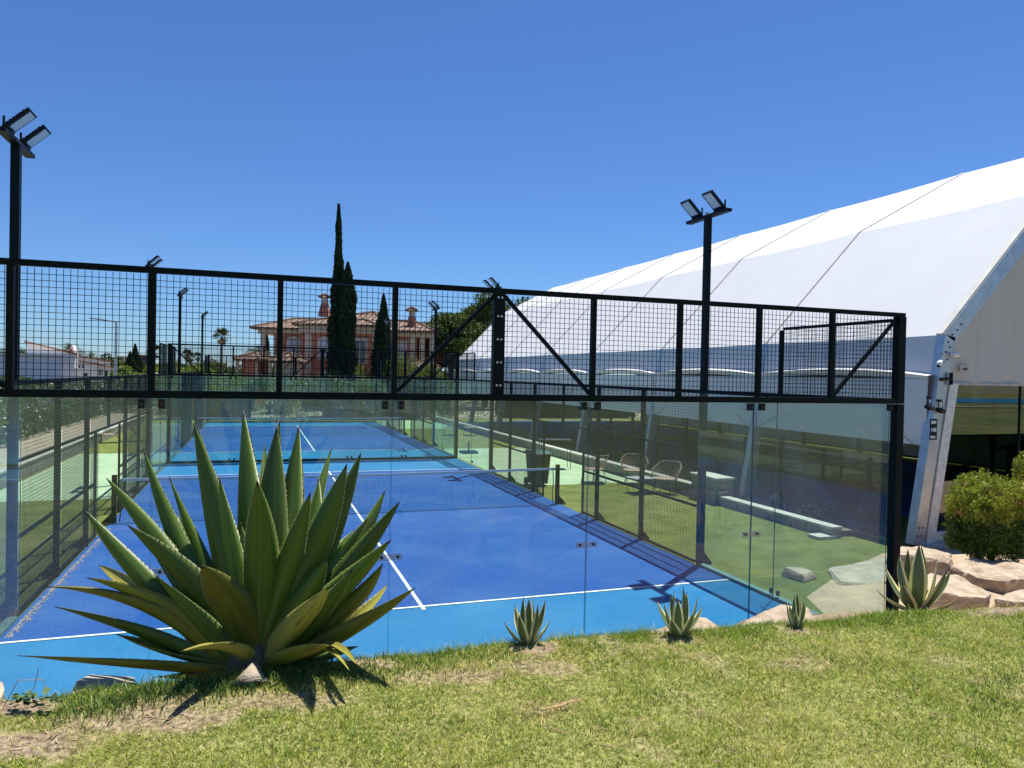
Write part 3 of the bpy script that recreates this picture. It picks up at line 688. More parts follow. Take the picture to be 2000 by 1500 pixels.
# ------------------------------------------------------------ low walls
def jit(o, s=0.006):
    for v in o.data.vertices: v.co += Vector((random.uniform(-s, s), random.uniform(-s, s), random.uniform(-s, s) * .5))
def lowwall(x, ya, yb, zt, wth, label, nseg):
    r = empty('low_wall', (x, ya, 0), 0, label, 'low wall')
    n = nseg; m = MB()
    for i in range(n):
        m.box((0, (yb - ya) * i / n + .004, -.05), (wth, (yb - ya) * (i + 1) / n - .004, zt))
    jit(m.build('wall_body', 'conc', r), .004)
    m = MB().box((-.03, 0, zt + .003), (wth + .03, yb - ya, zt + .05)); m.build('coping', 'cap', r)
    return r
lowwall(9.02, -1.0, 32, 0.30, 0.20, 'long concrete kerb wall with a white coping behind the rattan chairs', 16)
lowwall(9.0, -4.9, -1.05, 0.18, 0.22, 'low stretch of concrete wall with a white top, seen through the right glass panel', 3)
r = empty('concrete_pier', (9.15, -0.75, 0), 0, 'square concrete pier with a white cap where the low wall steps down', 'pier')
jit(MB().box((-.2, -.2, 0), (.3, .95, .62)).build('pier_body', 'conc', r)); MB().box((-.24, -.24, .622), (.34, 1.0, .68)).build('cap', 'cap', r)
lowwall(-8.62, -6, 30, 0.40, 0.2, 'concrete retaining wall along the sandy bed left of the court', 18)
o = MB().box((8.60, -4.95, 0.0), (9.05, -4.62, 0.06)).build('stone_slab', 'cap'); tag(o, 'small white slab lying on the turf beside the end of the low wall', 'slab')

# ------------------------------------------------------------ rocks
def rock(name, pts, mat, label, disp=0.03, sub=4, seed=0, group=None):
    bm = bmesh.new()
    for p in pts: bm.verts.new(p)
    bmesh.ops.convex_hull(bm, input=bm.verts)
    for v in [v for v in bm.verts if not v.link_faces]: bm.verts.remove(v)
    bmesh.ops.triangulate(bm, faces=bm.faces)
    for _ in range(sub): bmesh.ops.subdivide_edges(bm, edges=bm.edges, cuts=1, use_grid_fill=True); 
    for _ in range(1): bmesh.ops.smooth_vert(bm, verts=bm.verts, factor=0.4, use_axis_x=True, use_axis_y=True, use_axis_z=True)
    bm.normal_update()
    for v in bm.verts:
        q = v.co * 3.0 + Vector((seed, 0, 0)); d = mnoise.fractal(q, 1.0, 2.0, 5) * disp
        led = mnoise.noise(Vector((v.co.x * 1.2, v.co.y * 1.2, v.co.z * 14 + seed))) * disp * .5
        v.co += v.normal * (d + led)
    me = bpy.data.meshes.new(name); bm.to_mesh(me); bm.free()
    return tag(link(name, me, mat, smooth=False), label, 'rock', group)
def slab(cs, ztop, zbot, spread=0.97):
    cx = sum(c[0] for c in cs) / len(cs); cy = sum(c[1] for c in cs) / len(cs)
    out = []
    for c in cs:
        zt = c[2] if len(c) > 2 else ztop; out.append((c[0], c[1], zt)); out.append((cx + (c[0] - cx) * spread, cy + (c[1] - cy) * spread, zbot))
    return out
P_ = lambda u, v, t: tuple(at(u, v, t))
# right bank boulders, traced as tops with depth
rock('boulder', slab([P_(1735, 1072, 11.3), P_(1800, 1066, 11.6), P_(1858, 1080, 11.4), P_(1856, 1100, 10.4), P_(1800, 1084, 10.3), P_(1745, 1080, 10.3)], 0, 0.25), 'rock', 'long rounded boulder right of the glass wall end, nearest the tent foot', .05, 4, 1)
rock('boulder', slab([P_(1770, 1150, 8.9), P_(1820, 1118, 9.8), P_(1870, 1122, 9.9), P_(1935, 1160, 9.0), P_(1925, 1168, 8.7), P_(1800, 1150, 8.6)], 0, 0.30), 'rock', 'flat topped wedge boulder directly behind the small agave by the wall end', .03, 4, 2)
rock('boulder', slab([P_(1855, 1105, 10.6), P_(1900, 1088, 11.3), P_(1990, 1098, 11.2), P_(2020, 1130, 9.9), P_(1965, 1136, 9.6), P_(1905, 1126, 9.9)], 0, 0.18), 'rock', 'largest pale boulder below the bush, with a rough broken left side', .06, 4, 3)
rock('boulder', slab([P_(1945, 1172, 8.7), P_(1960, 1160, 9.0), P_(2010, 1148, 9.2), P_(2040, 1170, 8.8), P_(2000, 1178, 8.5)], 0, 0.35), 'rock', 'small boulder at the right edge of the photo below the largest one', .03, 4, 4)
# stone poking up behind the lawn edge
rock('boulder', slab([P_(1262, 1236, 5.35), P_(1300, 1225, 5.45), P_(1345, 1205, 5.55), P_(1380, 1205, 5.55), P_(1402, 1222, 5.4), P_(1430, 1236, 5.3), P_(1350, 1240, 5.1)], 0, 1.1), 'rock', 'pink stone behind the middle small agave', .012, 4, 5)
rock('boulder', slab([P_(1428, 1235, 5.5), P_(1465, 1205, 5.65), P_(1525, 1180, 5.75), P_(1578, 1186, 5.75), P_(1600, 1230, 5.5), P_(1510, 1232, 5.3)], 0, 1.0), 'rock', 'pink stone left of the third small agave, against the glass', .015, 4, 6)
rock('boulder', slab([P_(150, 1328, 4.15), P_(175, 1316, 4.5), P_(262, 1322, 4.5), P_(285, 1345, 4.1), P_(240, 1362, 3.9), P_(130, 1372, 3.85)], 0, 0.9), 'rock2', 'flat angular slab of stone under the lower left leaves of the big agave', .008, 4, 7)
rock('boulder', slab([P_(-60, 1330, 4.0), P_(5, 1330, 4.0), P_(9, 1345, 3.9), P_(2, 1380, 3.7), P_(-60, 1390, 3.7)], 0, 0.8), 'rock', 'stone corner cut by the left edge of the photo', .01, 3, 8)
rock('boulder', [(7.0, -6.9, .02), (8.6, -6.6, .02), (9.0, -7.6, .08), (7.6, -8.6, .1), (6.4, -7.8, .0), (7.0, -6.95, .06), (8.4, -6.7, .08), (8.8, -7.6, .12), (7.6, -8.4, .16), (6.5, -7.75, .09)], 'rock2', 'flat grey green slab behind the right glass panel', .02, 4, 9)
rock('boulder', [(6.0, -6.95, .0), (6.35, -7.0, .0), (6.5, -7.25, 0), (6.1, -7.4, 0), (6.05, -7.0, .15), (6.35, -7.05, .15), (6.4, -7.25, .13), (6.12, -7.33, .12)], 'rock2', 'small grey stone at the turf edge behind the right glass panel', .015, 3, 10)
rock('boulder', [(x + 9.0, y - 7.9, z + .27) for x, y, z in ((0, 0, 0), (.3, .05, .0), (.33, -.1, 0), (0.02, -.1, 0), (.02, 0, .14), (.15, 0, .1), (.3, -.03, .04), (.05, -.08, .13))], 'rock', 'little pale stone lying on the bank in front of the gable base', .01, 3, 11)

# ------------------------------------------------------------ agaves
def agavemat(name, c1, c2, edge, stripe=0.0, blot=0.0):
    m = bpy.data.materials.new(name); m.use_nodes = True
    n = m.node_tree.nodes; l = m.node_tree.links; p = n['Principled BSDF']; p.inputs['Roughness'].default_value = 0.42; p.inputs['Specular IOR Level'].default_value = 0.35
    uv = n.new('ShaderNodeUVMap'); sp = n.new('ShaderNodeSeparateXYZ'); l.new(uv.outputs[0], sp.inputs[0])
    mp = n.new('ShaderNodeMapping'); mp.inputs['Scale'].default_value = (14, 1.6, 1); l.new(uv.outputs[0], mp.inputs[0])
    g = n.new('ShaderNodeNewGeometry'); oi = n.new('ShaderNodeObjectInfo')
    ns = n.new('ShaderNodeTexNoise'); ns.noise_dimensions = '4D'; ns.inputs['Scale'].default_value = 1; ns.inputs['Detail'].default_value = 5; l.new(mp.outputs[0], ns.inputs[0])
    mm = n.new('ShaderNodeMath'); mm.operation = 'MULTIPLY'; mm.inputs[1].default_value = 50; l.new(oi.outputs['Random'], mm.inputs[0]); l.new(mm.outputs[0], ns.inputs['W'])
    r = n.new('ShaderNodeValToRGB'); r.color_ramp.elements[0].position = .32; r.color_ramp.elements[1].position = .68
    r.color_ramp.elements[0].color = (*c1, 1); r.color_ramp.elements[1].color = (*c2, 1); l.new(ns.outputs[0], r.inputs[0])
    # margin: |u-.5| close to .5
    a = n.new('ShaderNodeMath'); a.operation = 'SUBTRACT'; a.inputs[1].default_value = 0.5; l.new(sp.outputs[0], a.inputs[0])
    ab = n.new('ShaderNodeMath'); ab.operation = 'ABSOLUTE'; l.new(a.outputs[0], ab.inputs[0])
    mr = n.new('ShaderNodeMapRange'); mr.inputs['From Min'].default_value = 0.490 - stripe; mr.inputs['From Max'].default_value = 0.496 - stripe * .9; l.new(ab.outputs[0], mr.inputs[0])
    mx = n.new('ShaderNodeMix'); mx.data_type = 'RGBA'; l.new(mr.outputs[0], mx.inputs[0]); l.new(r.outputs[0], mx.inputs[6]); mx.inputs[7].default_value = (*edge, 1)
    hr = n.new('ShaderNodeMapRange'); hr.inputs['To Min'].default_value = .78; hr.inputs['To Max'].default_value = 1.45; l.new(oi.outputs['Random'], hr.inputs[0])
    bs = n.new('ShaderNodeMapRange'); bs.inputs['From Min'].default_value = 0.0; bs.inputs['From Max'].default_value = .35; bs.inputs['To Min'].default_value = 1.0; bs.inputs['To Max'].default_value = 0.0; l.new(sp.outputs[1], bs.inputs[0])
    bn = n.new('ShaderNodeTexNoise'); bn.inputs['Scale'].default_value = 55; bn.inputs['Detail'].default_value = 4; l.new(uv.outputs[0], bn.inputs[0])
    bm2 = n.new('ShaderNodeMapRange'); bm2.inputs['To Min'].default_value = .85; bm2.inputs['To Max'].default_value = 1.15; l.new(bn.outputs[0], bm2.inputs[0])
    mu = n.new('ShaderNodeMath'); mu.operation = 'MULTIPLY'; l.new(hr.outputs[0], mu.inputs[0]); l.new(bm2.outputs[0], mu.inputs[1])
    vs = n.new('ShaderNodeVectorMath'); vs.operation = 'SCALE'; l.new(mx.outputs[2], vs.inputs[0]); l.new(mu.outputs[0], vs.inputs['Scale'])
    mb0 = n.new('ShaderNodeMix'); mb0.data_type = 'RGBA'; l.new(bs.outputs[0], mb0.inputs[0]); l.new(vs.outputs[0], mb0.inputs[6]); mb0.inputs[7].default_value = (c2[0] * 1.7, c2[1] * 1.35, c2[2] * 1.3, 1)
    last = mb0.outputs[2]
    # brown blotches and the dark terminal spine
    nb = n.new('ShaderNodeTexNoise'); nb.noise_dimensions = '4D'; nb.inputs['Scale'].default_value = 3.2; nb.inputs['Detail'].default_value = 9; l.new(uv.outputs[0], nb.inputs[0]); l.new(mm.outputs[0], nb.inputs['W'])
    mb_ = n.new('ShaderNodeMapRange'); mb_.inputs['From Min'].default_value = 0.62 - blot; mb_.inputs['From Max'].default_value = 0.69 - blot; mb_.inputs['To Max'].default_value = 0.75; l.new(nb.outputs[0], mb_.inputs[0])
    m2 = n.new('ShaderNodeMix'); m2.data_type = 'RGBA'; l.new(mb_.outputs[0], m2.inputs[0]); l.new(last, m2.inputs[6]); m2.inputs[7].default_value = (0.13, 0.085, 0.035, 1)
    tp = n.new('ShaderNodeMapRange'); tp.inputs['From Min'].default_value = 0.955; tp.inputs['From Max'].default_value = 0.975; l.new(sp.outputs[1], tp.inputs[0])
    m3 = n.new('ShaderNodeMix'); m3.data_type = 'RGBA'; l.new(tp.outputs[0], m3.inputs[0]); l.new(m2.outputs[2], m3.inputs[6]); m3.inputs[7].default_value = (0.03, 0.018, 0.012, 1)
    l.new(m3.outputs[2], p.inputs['Base Color'])
    b = n.new('ShaderNodeBump'); b.inputs['Strength'].default_value = 0.25; b.inputs['Distance'].default_value = 0.004; l.new(ns.outputs[0], b.inputs['Height']); l.new(b.outputs[0], p.inputs['Normal'])
    tr = n.new('ShaderNodeBsdfTranslucent'); l.new(m3.outputs[2], tr.inputs[0]); ms = n.new('ShaderNodeMixShader'); ms.inputs[0].default_value = 0.14
    l.new(p.outputs[0], ms.inputs[1]); l.new(tr.outputs[0], ms.inputs[2]); l.new(ms.outputs[0], n['Material Output'].inputs[0])
    return m
mt['ag'] = agavemat('agave_green', (0.050, 0.100, 0.012), (0.105, 0.165, 0.024), (0.36, 0.34, 0.10), 0, 0.0)
mt['ago'] = agavemat('agave_olive', (0.110, 0.125, 0.012), (0.20, 0.19, 0.022), (0.30, 0.20, 0.06), 0, 0.06)
mt['agy'] = agavemat('agave_yellow', (0.26, 0.26, 0.04), (0.42, 0.38, 0.08), (0.45, 0.36, 0.12), 0, 0.07)  # yellow leaf colour, also stands in for sun on some back leaves
mt['ag_sunlit'] = agavemat('agave_sunlit', (0.15, 0.21, 0.08), (0.27, 0.33, 0.14), (0.45, 0.42, 0.18), 0, 0.05)  # pale green paints sunlight onto a few of the rear leaves
mt['agv'] = agavemat('agave_variegated', (0.075, 0.125, 0.055), (0.15, 0.21, 0.09), (0.72, 0.66, 0.30), 0.15, -0.1)

def leaf(p0, pm, p3, wmax, axis, mat, parent, teeth=True, fold=0.35, thick=0.03, nr=26, base=0.62, twist=0.0, peak=0.45, tooth=0.013, wave=0.0):
    p0 = Vector(p0); pm = Vector(pm); p3 = Vector(p3)
    c = pm * 2 - (p0 + p3) * 0.5                     # quadratic bezier passing through pm
    nc = 9
    verts = []; uvs = []
    def width(t):
        if t < peak: f = base + (1 - base) * math.sin(t / peak * math.pi / 2)
        else:
            q = (t - peak) / (1 - peak); f = (1 - q ** 1.75) ** 0.95
        return max(f, 0.0) * wmax
    rings = []; edges = [[], []]
    for i in range(nr + 1):
        t = i / nr; t = 1 - (1 - t) ** 1.15
        P = p0 * (1 - t) ** 2 + c * 2 * t * (1 - t) + p3 * t * t
        T = ((c - p0) * (1 - t) + (p3 - c) * t).normalized()
        up = axis - T * axis.dot(T)                   # adaxial side faces the rosette axis
        rad = P - Vector((p0.x, p0.y, P.z))
        up = Vector((0, 0, 1)) - T * T.z if (Vector((0, 0, 1)) - T * T.z).length > 0.35 else -(axis - T * axis.dot(T))
        up = axis - T * axis.dot(T)
        up.normalize(); side = T.cross(up).normalized()
        if twist:
            a = twist * t; up, side = up * math.cos(a) + side * math.sin(a), side * math.cos(a) - up * math.sin(a)
        wv = width(t); wv = max(wv, 0.006 * (1 - t) + 0.0015)
        th = thick * (1 - t) ** 0.8 * min(1, wv / (wmax * .5)) + 0.003
        fd = fold * (1 - 0.55 * t) if t < .85 else fold * .5
        ring = []
        for s_ in (0, 1):
            for j in range(nc):
                q = -1 + 2 * j / (nc - 1); 
                if s_: q = -q
                h = fd * wv * 0.5 * (q * q) 
                body = th * (1 - q * q) ** 0.7
                off = h + (0.0 if not s_ else -body) 
                wob = wave * math.sin(t * 37 + q * 2) * wv * .1
                ring.append(P + side * (q * wv / 2) + up * (off + wob)); uvs.append((0.5 + q * 0.5, t))
        rings.append(len(verts)); verts += ring
        edges[0].append((P - side * wv / 2 + up * (fd * wv * .5), -side, T, wv, t)); edges[1].append((P + side * wv / 2 + up * (fd * wv * .5), side, T, wv, t))
    N = 2 * nc; faces = []
    for i in range(nr):
        for j in range(N): faces.append((i * N + j, i * N + (j + 1) % N, (i + 1) * N + (j + 1) % N, (i + 1) * N + j))
    faces.append(tuple(range(N))[::-1]); faces.append(tuple(nr * N + j for j in range(N)))
    k0 = len(verts)
    if teeth:
        for E in edges:
            L = (p3 - p0).length; step = 0.036; d = 0.0; prev = E[0][0]; i = 0
            for a, b in zip(E, E[1:]):
                seg = (b[0] - a[0]).length; 
                while d < seg:
                    f = d / max(seg, 1e-6); P = a[0].lerp(b[0], f); t = a[4] + (b[4] - a[4]) * f
                    if 0.12 < t < 0.93:
                        s = tooth * random.uniform(.6, 1.25) * (1.1 - t * .6); T = b[2]; sd = a[1]; k = len(verts); nrm = T.cross(sd)
                        verts += [P - T * s * .45, P + T * s * .45, P + sd * s * 1.0 + T * s * random.uniform(-.5, .3), P + nrm * s * .35 - sd * s * .2]
                        uvs += [(1.0, 0.5)] * 4
                        faces += [(k, k + 1, k + 2), (k + 1, k + 3, k + 2), (k + 3, k, k + 2)]
                    d += step * random.uniform(.7, 1.3)
                d -= seg
    me = bpy.data.meshes.new('leaf'); me.from_pydata([tuple(v) for v in verts], [], faces); me.update()
    ul = me.uv_layers.new(name='UVMap')
    li = np.empty(len(me.loops), np.int32); me.loops.foreach_get('vertex_index', li)
    ul.data.foreach_set('uv', np.array(uvs, np.float32)[li].ravel())
    o = link('leaf', me, mat, parent, smooth=True)
    return o
mt['twigm'] = M('agave_stem', (0.16, 0.12, 0.07), .9, var=.4, scale=20, bump=.5)
AX = Vector(at(495, 1290, 4.35)); AX.z = 1.50
big = empty('agave', AX, 0, 'huge spiky green agave with long upright leaves in the foreground', 'agave')
LR = random.Random(21)
def bleaf(bu, bv, mu, mv, tu, tv, wpx, dt, mat='ag', fold=0.8, db=0.0, tw=0.0, thick=.035, peak=.42, base=.6, wave=0, dm=None, ax=None, wf=None):
    t0 = 4.32 + db; t3 = 4.32 + dt; tm = t0 + (t3 - t0) * .42 if dm is None else 4.32 + dm
    p0 = at(bu, bv, t0) ; pm = at(mu, mv, tm); p3 = at(tu, tv, t3)
    mid = (p0 + p3) / 2
    a = Vector((AX.x, AX.y, mid.z + .35)) - mid if ax is None else Vector(ax)
    if a.length < .12: a = Vector((-CF.x, -CF.y, 0.2)) * (1 if dt > 0 else -1)
    a = a.normalized() + Vector((0, 0, .25))
    tw = tw + LR.uniform(-.45, .45); pm = pm + Vector((LR.uniform(-.02, .02), LR.uniform(-.02, .02), LR.uniform(-.015, .02)))
    o = leaf(p0 - AX, pm - AX, p3 - AX, (wpx * .77 if wf is None else wpx * wf) / FPX * 4.3, a, mat, big, fold=fold, thick=thick, twist=tw, peak=peak, base=base, wave=wave)
    return o
toC = (-CF.x, -CF.y, 0.1); awC = (CF.x, CF.y, 0.35)
# back and upright leaves
bleaf(492, 1280, 478, 1040, 475, 800, 92, .35, ax=awC)
bleaf(505, 1280, 500, 1040, 487, 842, 50, .55, ax=toC)
bleaf(520, 1280, 535, 1050, 546, 815, 62, .60, ax=toC)
bleaf(508, 1280, 528, 1050, 541, 832, 98, .28, ax=awC)
bleaf(525, 1280, 560, 1060, 584, 830, 84, .45, ax=awC)
bleaf(505, 1280, 512, 1070, 517, 866, 60, .75, ax=toC)
bleaf(535, 1270, 575, 1070, 590, 893, 62, .45, 'ag_sunlit', ax=toC, wave=.5)
bleaf(478, 1285, 418, 1060, 378, 826, 104, .20, ax=awC)
bleaf(480, 1280, 430, 1060, 387, 834, 70, .50, ax=awC)
bleaf(450, 1280, 350, 1070, 280, 877, 70, .28, ax=awC)
bleaf(440, 1270, 400, 1140, 345, 1000, 46, .62, 'ag_sunlit', ax=toC)
bleaf(430, 1270, 315, 1090, 207, 933, 66, .15, ax=awC)
bleaf(440, 1270, 320, 1100, 248, 958, 40, .55, ax=awC)
bleaf(430, 1290, 275, 1140, 167, 997, 62, -.05, ax=awC)
bleaf(470, 1290, 372, 1150, 248, 1025, 92, -.12, ax=awC)
bleaf(445, 1300, 290, 1195, 90, 1146, 66, -.15, 'ago', ax=(CF.x, CF.y, 1.2))
bleaf(455, 1295, 320, 1195, 168, 1128, 70, -.15, 'ago', ax=(CF.x, CF.y, .9))
bleaf(425, 1300, 270, 1238, 105, 1184, 60, -.25, 'ag', ax=(CF.x, CF.y, 1.2))
bleaf(360, 1220, 262, 1150, 193, 1104, 34, .45, 'agy', ax=(-CF.x, -CF.y, .9))
bleaf(470, 1310, 270, 1292, 33, 1280, 66, -.35, 'ago', ax=(CF.x, CF.y, .9), fold=.2)
bleaf(455, 1300, 330, 1275, 226, 1238, 40, -.2, 'ago', ax=(0, 0, 1))
bleaf(495, 1305, 440, 1276, 352, 1273, 52, -.75, 'agy', ax=(0, 0, 1), peak=.35, thick=.02)
bleaf(400, 1270, 345, 1210, 305, 1133, 40, .5, 'agy', ax=(-CF.x, -CF.y, .6))
bleaf(440, 1290, 395, 1200, 385, 1075, 50, .62, 'agy', ax=(-CF.x, -CF.y, .6))
bleaf(498, 1300, 452, 1195, 394, 1104, 90, -.40, 'ago', wf=.85, ax=awC, base=.45, peak=.5)
bleaf(500, 1290, 508, 1100, 502, 938, 92, -.25, 'ag', ax=awC, base=.5)
# right hand leaves
bleaf(545, 1270, 600, 1060, 648, 873, 46, .65, ax=awC, tw=.4)
bleaf(520, 1285, 612, 1085, 678, 905, 82, .0, ax=awC)
bleaf(530, 1285, 630, 1085, 706, 882, 76, .22, ax=awC)
bleaf(550, 1280, 668, 1110, 753, 956, 58, .35, ax=awC)
bleaf(545, 1290, 680, 1120, 782, 978, 66, .05, ax=awC)
bleaf(535, 1295, 650, 1175, 765, 1053, 78, -.12, ax=(CF.x, CF.y, .8))
bleaf(520, 1260, 610, 1130, 694, 1033, 40, .6, ax=awC)
bleaf(510, 1305, 575, 1225, 643, 1146, 62, -.38, 'agy', wf=.85, ax=(CF.x, CF.y, .6), base=.45)
bleaf(555, 1300, 690, 1228, 812, 1147, 58, -.25, 'ago', ax=(CF.x, CF.y, 1.1))
bleaf(590, 1290, 690, 1210, 758, 1140, 36, .3, 'agy', ax=(-CF.x, -CF.y, 1.0))
bleaf(520, 1270, 590, 1180, 640, 1090, 74, -.1, 'ag', ax=awC)
bleaf(500, 1310, 585, 1275, 640, 1262, 62, -.6, 'ago', ax=(0, 0, 1))
bleaf(600, 1268, 655, 1260, 698, 1300, 24, -.55, 'agy', ax=(0, 0, 1), thick=.01)
bleaf(612, 1266, 650, 1275, 684, 1312, 14, -.62, 'agy', ax=(0, 0, 1), thick=.008)
bleaf(560, 1305, 640, 1290, 700, 1262, 50, .1, 'ag', ax=(0, 0, 1))
bleaf(420, 1310, 380, 1318, 300, 1322, 44, -.1, 'ago', ax=(0, 0, 1))
bleaf(515, 1285, 590, 1100, 622, 930, 60, .38, ax=awC)
bleaf(470, 1285, 395, 1110, 330, 930, 58, .42, ax=awC)
bleaf(505, 1285, 560, 1120, 607, 960, 70, -.12, ax=awC)
bleaf(488, 1285, 455, 1120, 428, 930, 66, .05, ax=awC)
bleaf(540, 1285, 625, 1160, 720, 1010, 60, .15, ax=awC)
bleaf(440, 1290, 330, 1180, 212, 1062, 54, .10, ax=awC)
bleaf(550, 1295, 670, 1200, 748, 1100, 54, .0, 'ago', ax=(CF.x, CF.y, .8))
bleaf(525, 1300, 600, 1220, 690, 1110, 66, -.2, 'ag', ax=(CF.x, CF.y, .7))
bleaf(465, 1300, 380, 1215, 300, 1120, 66, -.22, 'ag', ax=(CF.x, CF.y, .7))
# inner cone of young leaves fills the heart
for (a, b) in ((470, 1020), (530, 1000)):
    bleaf(498, 1290, (498 + a) / 2, 1150, a, b, 70, .12, ax=awC)
# stem / root mass
m = MB(); m.tube([(0, 0, -.12), (0, 0, .0), (0, 0, .12)], [.19, .15, .09], 14); m.build('stem', 'twigm', big, True)
m = MB(); m.tube([tuple(Vector(at(490, 1345, 4.0)) - AX), tuple(Vector(at(492, 1322, 4.05)) - AX), tuple(Vector(at(498, 1302, 4.14)) - AX)], [.12, .06, .03], 10); m.build('root', 'sand', big, True)

def small_agave(u, v, z, hs, label, n=11, seed=0, mat='agv', onh=False, tt=None, lmax=.82, wk=.24):
    rs = random.Random(seed)
    p = pix(u, v, z) if tt is None else Vector(at(u, v, tt))
    r = empty('agave', p, rs.uniform(0, 6), label, 'agave', 'small striped agaves along the lawn edge')
    for i in range(n):
        a = i * 2.4 + rs.uniform(-.2, .2); f = i / (n - 1)            # inner leaves upright
        lean = lmax * (1 - f) ** 1.1 + .06; L = hs * (0.80 + .38 * f) * rs.uniform(.9, 1.08)
        d = Vector((math.cos(a), math.sin(a), 0)); p0 = d * 0.02
        p3 = d * L * math.sin(lean) + Vector((0, 0, L * math.cos(lean))); pm = p3 * .5 + d * L * .09 - Vector((0, 0, L * .05))
        leaf(p0, pm, p3, hs * wk * rs.uniform(.85, 1.15), (Vector((0, 0, .5)) - d), mat, r, teeth=True, fold=.45, thick=.009, nr=14, base=.55, tooth=.004, peak=.5)
    MB().tube([(0, 0, -.05), (0, 0, .03)], [.05, .035], 10).build('stem', 'bark', r)
    return r
small_agave(1030, 1258, 1.49, .28, 'leftmost small striped agave on the lawn edge, beside the big one', 11, 1)
small_agave(1327, 1243, 1.49, .285, 'second small striped agave, in front of a pink stone', 12, 5, lmax=.75, wk=.23)
small_agave(1556, 1228, 1.49, .21, 'smallest striped agave, third along the lawn edge', 8, 3, lmax=.55, wk=.24)
small_agave(1790, 1198, .9, .55, 'striped agave beside the foot of the glass wall corner post', 13, 9, tt=6.75, lmax=1.0, wk=.23)
small_agave(2048, 1182, .9, .42, 'striped agave cut off by the right edge of the photo', 11, 12, tt=6.9)

# ------------------------------------------------------------ grass
def blades(n, region, name, hmin, hmax, mat, wd=0.0035):
    r = rng.uniform(*region[0], n); t = rng.uniform(*region[1], n)
    x = CAM.x + r * RH[0] + t * FH[0]; y = CAM.y + r * RH[1] + t * FH[1]
    te = np.interp(r, *TE); b = bareness(x, y)
    keep = (rng.random(n) > b * .97) & (t - te < .35) & (y < -10.25)
    x, y, b, t, te = x[keep], y[keep], b[keep], t[keep], te[keep]; n = len(x); z = hfun(x, y)
    tuft = vn(x, y, 6); h = (hmin + (hmax - hmin) * rng.random(n) ** 1.5) * (.6 + .8 * tuft) * (1 + .8 * sm(-.25, -.02, t - te) * (rng.random(n)))
    an = rng.uniform(0, 2 * math.pi, n); ln = rng.uniform(.3, 1.7, n) * h; lx = np.cos(an) * ln; ly = np.sin(an) * ln
    sa = rng.uniform(0, math.pi, n); sx = np.cos(sa) * wd / 2; sy = np.sin(sa) * wd / 2
    zb = z - .003
    V = np.stack([np.stack([x - sx, y - sy, zb], 1), np.stack([x + sx, y + sy, zb], 1), np.stack([x + sx * .8 + lx * .4, y + sy * .8 + ly * .4, zb + h * .6], 1), np.stack([x - sx * .8 + lx * .4, y - sy * .8 + ly * .4, zb + h * .6], 1), np.stack([x + lx, y + ly, zb + h], 1)], 1).reshape(-1, 3)
    k = np.arange(n)[:, None] * 5
    q = k + np.array([[0, 1, 2]]); q2 = k + np.array([[0, 2, 3]]); q3 = k + np.array([[3, 2, 4]])
    F = np.concatenate([q, q2, q3])
    o = npmesh(name, V, F, mat)
    dry = np.clip((vn(x, y, 1.9) * .35 + vn(x, y, 8) * .35 + rng.random(n) * .6 - .45) * 1.5 - sm(-.3, -.05, t - te) * .45 + b * .5, 0, 1)
    A = o.data.attributes.new('dry', 'FLOAT', 'POINT'); A.data.foreach_set('value', np.repeat(dry, 5).astype(np.float32))
    return o
def grassmat():
    m = bpy.data.materials.new('grass'); m.use_nodes = True
    n = m.node_tree.nodes; l = m.node_tree.links; p = n['Principled BSDF']; p.inputs['Roughness'].default_value = 0.42; p.inputs['Specular IOR Level'].default_value = 0.5
    a = n.new('ShaderNodeAttribute'); a.attribute_name = 'dry'
    r = n.new('ShaderNodeValToRGB'); e = r.color_ramp.elements; e[0].color = (0.17, 0.26, 0.022, 1); e[0].position = 0; e[1].color = (0.66, 0.54, 0.27, 1); e[1].position = 1
    q = e.new(.45); q.color = (0.40, 0.43, 0.06, 1)
    l.new(a.outputs['Fac'], r.inputs[0])
    g = n.new('ShaderNodeNewGeometry'); mr = n.new('ShaderNodeMapRange'); mr.inputs['To Min'].default_value = .35; mr.inputs['To Max'].default_value = 1.75; l.new(g.outputs['Random Per Island'], mr.inputs[0])
    mx = n.new('ShaderNodeVectorMath'); mx.operation = 'SCALE'; l.new(r.outputs[0], mx.inputs[0]); l.new(mr.outputs[0], mx.inputs['Scale']); l.new(mx.outputs[0], p.inputs['Base Color'])
    tr = n.new('ShaderNodeBsdfTranslucent'); l.new(mx.outputs[0], tr.inputs[0]); ms = n.new('ShaderNodeMixShader'); ms.inputs[0].default_value = .42
    l.new(p.outputs[0], ms.inputs[1]); l.new(tr.outputs[0], ms.inputs[2]); l.new(ms.outputs[0], n['Material Output'].inputs[0])
    return m
o = blades(430000, ((-4.2, 5.2), (2.7, 6.0)), 'grass', .010, .034, grassmat(), .0037)
tag(o, 'short patchy lawn grass, green with straw coloured spots, in the foreground', 'grass', kind='stuff')
